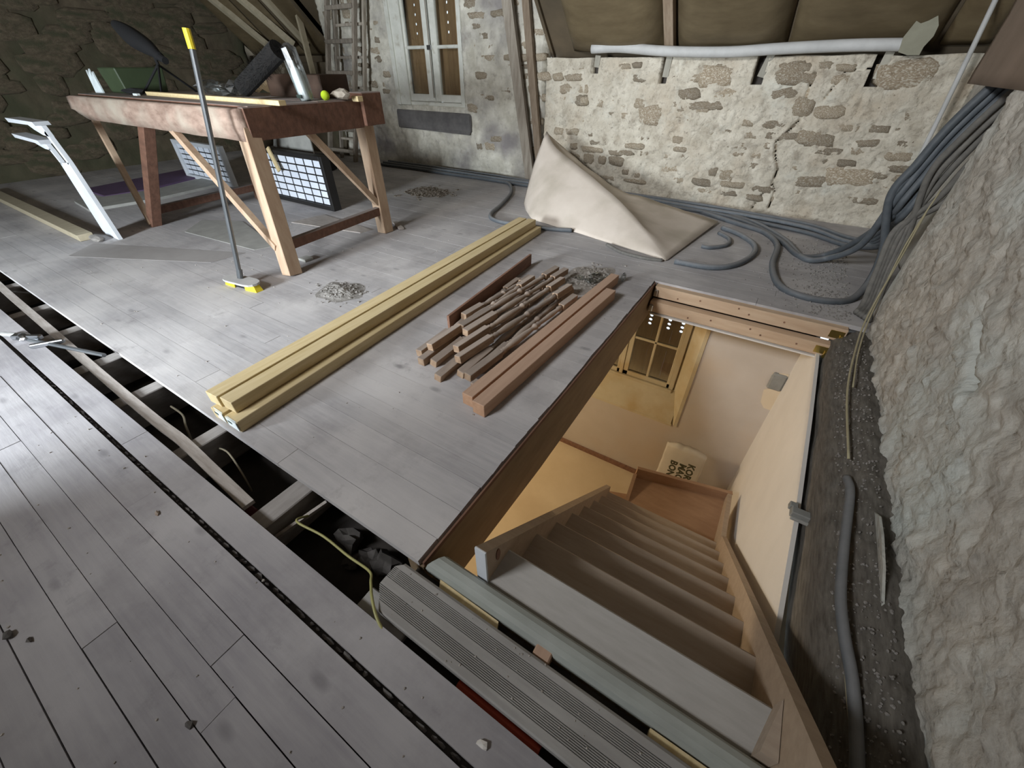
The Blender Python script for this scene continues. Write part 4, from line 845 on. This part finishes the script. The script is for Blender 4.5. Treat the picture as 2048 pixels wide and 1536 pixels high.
# ---- lattice panels under the bench
def lattice(name, label, x0, x1, y, z1, nx, nz, depth, mframe, skew=0):
    t = thing(name, label, 'panel', ((x0+x1)/2, y, 0)); fw = .045
    for b in ((x0, x0+fw, 0, z1), (x1-fw, x1, 0, z1), (x0+fw, x1-fw, 0, fw), (x0+fw, x1-fw, z1-fw, z1)):
        bm = BM(); box(bm, b[0], b[1], y, y+depth, b[2]+.001, b[3], .003); part('frame_rail', bm, mframe, t)
    bm = BM(); box(bm, x0+fw, x1-fw, y+.05, y+.06, fw, z1-fw); part('backing', bm, M_blackframe, t)
    cw = (x1-x0-2*fw)/nx; ch = (z1-2*fw)/nz; bm = BM(); box(bm, -cw/2+.011, cw/2-.011, 0, .006, -ch/2+.007, ch/2-.007); bmesh.ops.recalc_face_normals(bm, faces=bm.faces); me = bpy.data.meshes.new('pane'); bm.to_mesh(me); bm.free(); me.materials.append(M_pane)
    for i in range(nx):
        for k in range(nz):
            o = bpy.data.objects.new('pane', me); C.objects.link(o); o.parent = t; o.location = (x0+fw+cw*(i+.5) - t.location.x, .03, fw+ch*(k+.5))
    return t
lattice('lattice_panel', 'black framed panel of small white squares standing behind the workbench legs', -5.42, -4.10, 2.84, .53, 8, 6, .10, M_blackframe)
lattice('lattice_panel', 'second panel of white squares with a pale frame behind the brace', -7.35, -6.12, 2.86, .47, 8, 6, .06, M_whitewood)
plank('wood_offcut', (-4.86, 2.81, .33), (-4.97, 2.825, .55), .06, .018, M_lumber, 'thin wood offcut hanging over the black framed panel', 'offcut', up=(0, 1, 0))
bm = BM(); prism(bm, [(-5.55, 0), (-4.5, 0), (-4.62, .66), (-5.2, .82)], lambda u, v, t: V((u, 3.05 + t + v*.12, v)), 0, .012); o = obj('grey_sheet', bm, M_palesheet); tag(o, 'pale grey sheet leaning behind the black framed panel', 'sheet')
# ---- ladder leaning on the window wall
ld = thing('ladder', 'old grey wooden ladder leaning on the wall left of the window', 'ladder', (-6.5, 5.0, 0))
A0, A1, B0_, B1 = V((-6.86, 4.95, .0)), V((-6.16, 5.2, 2.6)), V((-6.22, 4.95, .0)), V((-5.62, 5.2, 2.6))
for p, q, mt in ((A0, A1, M_ladder), (B0_, B1, M_ladder)): bm = BM(); beam(bm, p, q, .045, .07, (0, 1, 0), .004); part('stile', bm, mt, ld)
for z in (.15, .45, .81, 1.17, 1.53, 1.89, 2.25):
    t = z/2.6; bm = BM(); beam(bm, A0.lerp(A1, t) - V((0, .03, 0)), B0_.lerp(B1, t) - V((0, .03, 0)), .045, .05, bev=.005); part('rung', bm, M_ladder, ld)
l2_ = thing('ladder', 'narrow second ladder standing behind the old grey one', 'ladder', (-6.4, 5.1, 0))
for x0_, x1_ in ((-6.72, -6.10), (-6.12, -5.50)): bm = BM(); beam(bm, (x0_, 5.08, 0), (x1_, 5.24, 2.6), .035, .05, (0, 1, 0)); part('stile', bm, M_post, l2_)
for z in (.3, .63, .99, 1.35, 1.71, 2.07):
    t = z/2.6; y = 5.08 + .16*t; bm = BM(); beam(bm, (-6.72 + .62*t, y, z), (-6.12 + .62*t, y, z), .03, .03); part('rung', bm, M_post, l2_)
# ---- white painted frame, boards and sheets on the left
wt = thing('white_trestle', 'white painted stand with two pairs of brackets left of the workbench', 'stand', (-5.2, 1.2, 0))
def flat(name, poly, y0, y1):
    bm = BM(); prism(bm, poly, lambda u, v, t: V((u, t, v)), y0, y1); part(name, bm, M_whitewood, wt)
flat('leg', [(-5.34, 0), (-5.02, 0), (-5.11, .62), (-5.35, .60)], 1.185, 1.215)
flat('side_strip', [(-5.11, .62), (-5.15, .60), (-5.27, .82), (-5.22, .84)], 1.185, 1.215)
flat('side_strip', [(-5.35, .60), (-5.31, .58), (-5.38, .70), (-5.42, .70)], 1.185, 1.215)
flat('bracket', [(-5.96, .897), (-5.26, .90), (-5.23, .875), (-5.93, .866)], 1.15, 1.25)
flat('bracket_gusset', [(-5.60, .868), (-5.23, .874), (-5.19, .80), (-5.33, .803), (-5.48, .832)], 1.185, 1.215)
flat('bracket', [(-6.08, .773), (-5.43, .762), (-5.40, .735), (-6.05, .743)], 1.15, 1.25)
flat('bracket_gusset', [(-5.80, .745), (-5.41, .737), (-5.38, .69), (-5.52, .69), (-5.68, .715)], 1.185, 1.215)
plank('long_board', (-8.4, 1.06, .03), (-5.25, 1.03, .03), .11, .055, M_batten, 'long pale board on the floor at the far left', 'board')
bm = BM(); lump(bm, (-5.18, 1.08, .02), (.12, .05, .025), 8); o = obj('grey_rag', bm, M_dust); tag(o, 'grey rag on the floor at the end of the long pale board', 'rag')
bm = BM(); prism(bm, [(-7.6, 1.75), (-6.95, 1.75), (-6.9, 2.2), (-7.16, 3.0), (-7.9, 3.25), (-7.75, 2.5)], lambda u, v, t: V((u, v, t)), .001, .02); o = obj('purple_sheet', bm, M_purple); tag(o, 'purple sheet lying on the floor under the dark gable wall', 'sheet')
bm = BM(); prism(bm, [(-6.92, 1.45), (-6.35, 1.4), (-6.25, 2.0), (-6.4, 3.0), (-7.0, 3.2), (-6.75, 2.2)], lambda u, v, t: V((u, v, t)), .001, .03); o = obj('pale_sheet', bm, M_palesheet); tag(o, 'pale sheet on the floor beside the purple one', 'sheet')
bm = BM(); prism(bm, [(-4.75, 1.62), (-3.72, 1.70), (-3.66, 1.86), (-4.6, 2.1), (-5.0, 1.9)], lambda u, v, t: V((u, v, t)), .001, .005); o = obj('thin_plywood', bm, M_palesheet); tag(o, 'thin grey plywood sheet on the floor below the workbench brace', 'sheet')
bm = BM(); prism(bm, [(-4.15, 2.35), (-3.3, 2.50), (-3.28, 2.62), (-4.1, 2.7)], lambda u, v, t: V((u, v, t)), .001, .007); o = obj('thin_plywood', bm, M_lath); tag(o, 'small brown board on the floor behind the near bench leg', 'board')
bm = BM(); prism(bm, [(-4.9, .78), (-3.75, 1.35), (-3.72, 1.62), (-5.1, 1.02)], lambda u, v, t: V((u, v, t)), .0008, .0025); o = obj('brown_paper', bm, mk('floor_paper', (.30, .28, .27), (.36, .34, .33), 3, var=0)); tag(o, 'thin grey brown sheet on the floor between broom and long board', 'sheet')
plank('wood_scrap', (-3.24, 2.90, .012), (-3.03, 2.78, .012), .05, .018, M_lath, 'pale wood scrap at the far bench foot', 'scrap')
bm = BM(); box(bm, -3.19, -3.10, 1.76, 1.84, .001, .022, .004); o = obj('grey_offcut', bm, M_palesheet); tag(o, 'small grey offcut on the floor beside the near bench leg', 'offcut')
plank('dark_slab', (-6.9, 3.9, .11), (-5.9, 4.2, .11), .35, .2, M_black, 'dark bundle on the floor behind the workbench', 'bundle')
# ---- sack on the landing
sk = thing('printed_sack', 'white printed sack standing behind the stair landing', 'sack', (.03, 3.0, -1.9))
bm = BM(); n = 14
r = bmesh.ops.create_grid(bm, x_segments=18, y_segments=14, size=1)
bmesh.ops.solidify(bm, geom=bm.faces[:], thickness=.6)
for v in bm.verts:
    u, vv, ww_ = v.co.x, v.co.y, v.co.z; k = 1 - .25*abs(u)**4 - .1*abs(vv)**3
    v.co = V((.03 + u*.185 + .01*noise.noise(V((u*2, vv*2, 0))), 3.03 - (ww_+.3)*.12*(1-.6*u*u) - vv*-.05, -1.83 + vv*.24*(1-.12*abs(u)**3) + .012*noise.noise(V((u*3, vv, 3)))))
part('bag', bm, M_sack, sk, True)
def text_mesh(body, size):
    cu = bpy.data.curves.new('txt', 'FONT'); cu.body = body; cu.size = size; cu.extrude = .0006; cu.offset = .0035; cu.align_x = 'CENTER'; cu.align_y = 'CENTER'; cu.resolution_u = 2
    o = bpy.data.objects.new('txt', cu); C.objects.link(o); bpy.context.view_layer.update()
    me = bpy.data.meshes.new_from_object(o.evaluated_get(bpy.context.evaluated_depsgraph_get())); bpy.data.objects.remove(o); bpy.data.curves.remove(cu); return me
M_sackink = plain('sack_ink', (.07, .065, .03), .8)
for i, (t, x) in enumerate((('BOND', -.035), ('MACIL', .045), ('KOR DE', .115))):
    me = text_mesh(t, .085); o = link('lettering', me, M_sackink, sk)
    o.matrix_basis = Matrix.Translation((x - .03, -.108, .125)) @ Euler((math.radians(78), 0, 0)).to_matrix().to_4x4() @ Matrix.Rotation(math.radians(-90), 4, 'Z')
bm = BM(); lump(bm, (.03, 3.02, -2.2), (.22, .1, .28), 9); part('lower_bag', bm, M_sack, sk, True)

# ================================================================== DUST, CRUMBS, SMALL PIECES
def pile(name, cx, cy, rx, ry, h, label, nchip, mats=(M_dust,), s0=.004, s1=.016):
    bm = BM(); n, mm = 40, 12; rings = []
    for j in range(mm+1):
        t = (j + .02)/mm; ring = []
        for k in range(n):
            a = 2*math.pi*k/n; q = V((math.cos(a), math.sin(a), cx)); rr = t*(1 + .35*noise.noise(q*1.3))
            p = V((cx + rx*rr*q.x, cy + ry*rr*q.y, 0)); z = h*max(0, 1-t)**1.5*(.55 + 1.3*abs(noise.noise(p*14)) + .9*abs(noise.noise(p*45)))
            ring.append(bm.verts.new((p.x, p.y, .0006 + z)))
        rings.append(ring)
    bm.faces.new(rings[0])
    for a, b in zip(rings, rings[1:]):
        for k in range(n): bm.faces.new((a[k], b[k], b[(k+1) % n], a[(k+1) % n]))
    def reg():
        a = R(0, 6.28); t = abs(random.gauss(0, .5)); return cx + rx*t*math.cos(a), cy + ry*t*math.sin(a)
    chips(bm, nchip, reg, s0, s1, .22, lambda x, y: max(0, h*.7*(1 - math.hypot((x-cx)/rx, (y-cy)/ry))))
    o = obj(name, bm, mats[0]); return tag(o, label, 'debris', None, 'stuff')
pile('dust_pile', -2.42, 1.56, .19, .15, .03, 'grey dust heap on the floor between broom and lumber', 260)
pile('dust_pile', -3.83, 4.05, .30, .24, .012, 'dark debris heap on the floor below the dormer window', 520, (M_chip,), .010, .03)
pile('dust_pile', -1.02, 2.72, .17, .28, .035, 'grey rubble heap with plastic behind the balusters', 420, (M_crumb,), .004, .02)
bm = BM()
for i in range(7): lump(bm, (-1.0 + R(-.1, .1), 2.72 + R(-.18, .18), .03), (.03, .035, .012), i*1.7, 2, .9)
o = obj('plastic_shreds', bm, M_film); tag(o, 'crinkled clear plastic on the rubble heap behind the balusters', 'plastic', None, 'stuff')
bm = BM(); chips(bm, 900, lambda: (.62 - abs(random.gauss(0, .22)), 3.6 + random.gauss(0, .5)) , .002, .009, .6, lambda x, y: 0)
for v in bm.verts:
    if v.co.y < 2.97: v.co.y = 2.97 + (2.97 - v.co.y)*.5
    if v.co.x > .66: v.co.x = .66
o = obj('corner_grit', bm, M_dust); tag(o, 'grey grit strewn on the floor in the cable corner', 'grit', None, 'stuff')
bm = BM()
chips(bm, 240, lambda: (R(-4.5, -.65), R(.42, 4.6)), .002, .006, .5); chips(bm, 90, lambda: (R(-2.4, .4), R(-.6, .18)), .0015, .005, .5); chips(bm, 60, lambda: (R(-.6, .5), R(.21, .36)), .001, .004, .5)
o = obj('plaster_crumbs', bm, M_crumb); tag(o, 'fine plaster crumbs scattered over the floor boards', 'crumbs', None, 'stuff')
bm = BM(); chips(bm, 900, lambda: (min(.69, R(.575, .70)), R(.3, 2.85)), .0015, .006, .5, lambda x, y: ledge_z(x, y) + .004)
o = obj('ledge_rubble', bm, M_dust); tag(o, 'loose rubble strewn along the rotten beam beside the stairwell', 'rubble', None, 'stuff')
for i, (x, y, s, lab, mt) in enumerate(((-.165, .135, .016, 'white plaster chip at the bottom edge of the floor', M_whitewall), (-1.42, -.385, .02, 'dark flake on the boards at the lower left edge', M_darkcrumb), (-1.36, -.36, .011, 'small dark flake beside the larger one at lower left', M_darkcrumb), (-.79, -.215, .012, 'dark splinter on the boards near the bottom left', M_darkcrumb), (-1.51, .02, .012, 'brown chip on the boards left of the wide joint', M_spin))):
    bm = BM(); lump(bm, (x, y, s*.35), (s, s*.6, s*.4), i*5.5, 1, .8); o = obj('chip', bm, mt); tag(o, lab, 'chip')
bm = BM()
for x in [-3.2 + .028*k for k in range(115)]: lump(bm, (x + R(-.02, .02), .0855 + R(-.003, .003), -.02 + R(-.004, .006)), (R(.006, .02), R(.003, .006), R(.004, .009)), x, 1, .8)
o = obj('joint_dirt', bm, M_darkcrumb); tag(o, 'dark dirt packed in the wide joint between the front boards', 'dirt', None, 'stuff')
cl = thing('grey_bracket', 'grey notched block sitting on the plasterboard edge of the stairwell', 'block', (.52, 1.52, -.28))
bm = BM(); box(bm, .485, .575, 1.49, 1.53, -.285, -.25, .004); part('block', bm, M_concrete, cl)
bm = BM(); box(bm, .478, .51, 1.53, 1.56, -.285, -.255, .003); part('lug', bm, M_concrete, cl)
bm = BM(); box(bm, .49, .57, 1.478, 1.49, -.287, -.272, .002); part('lip', bm, M_palesheet, cl)
bm = BM(); poly = [(1.42, .0), (1.36, .05), (1.27, .06), (1.15, .04), (1.03, -.03), (1.0, -.06), (1.1, -.03), (1.2, -.01)]
prism(bm, poly, lambda u, v, t: V((.665 - v*.25 + t, u, v*.9 - .02)), 0, .008); o = obj('plaster_flake', bm, M_plaster); tag(o, 'pale plaster flake peeling from the foot of the right wall', 'flake')
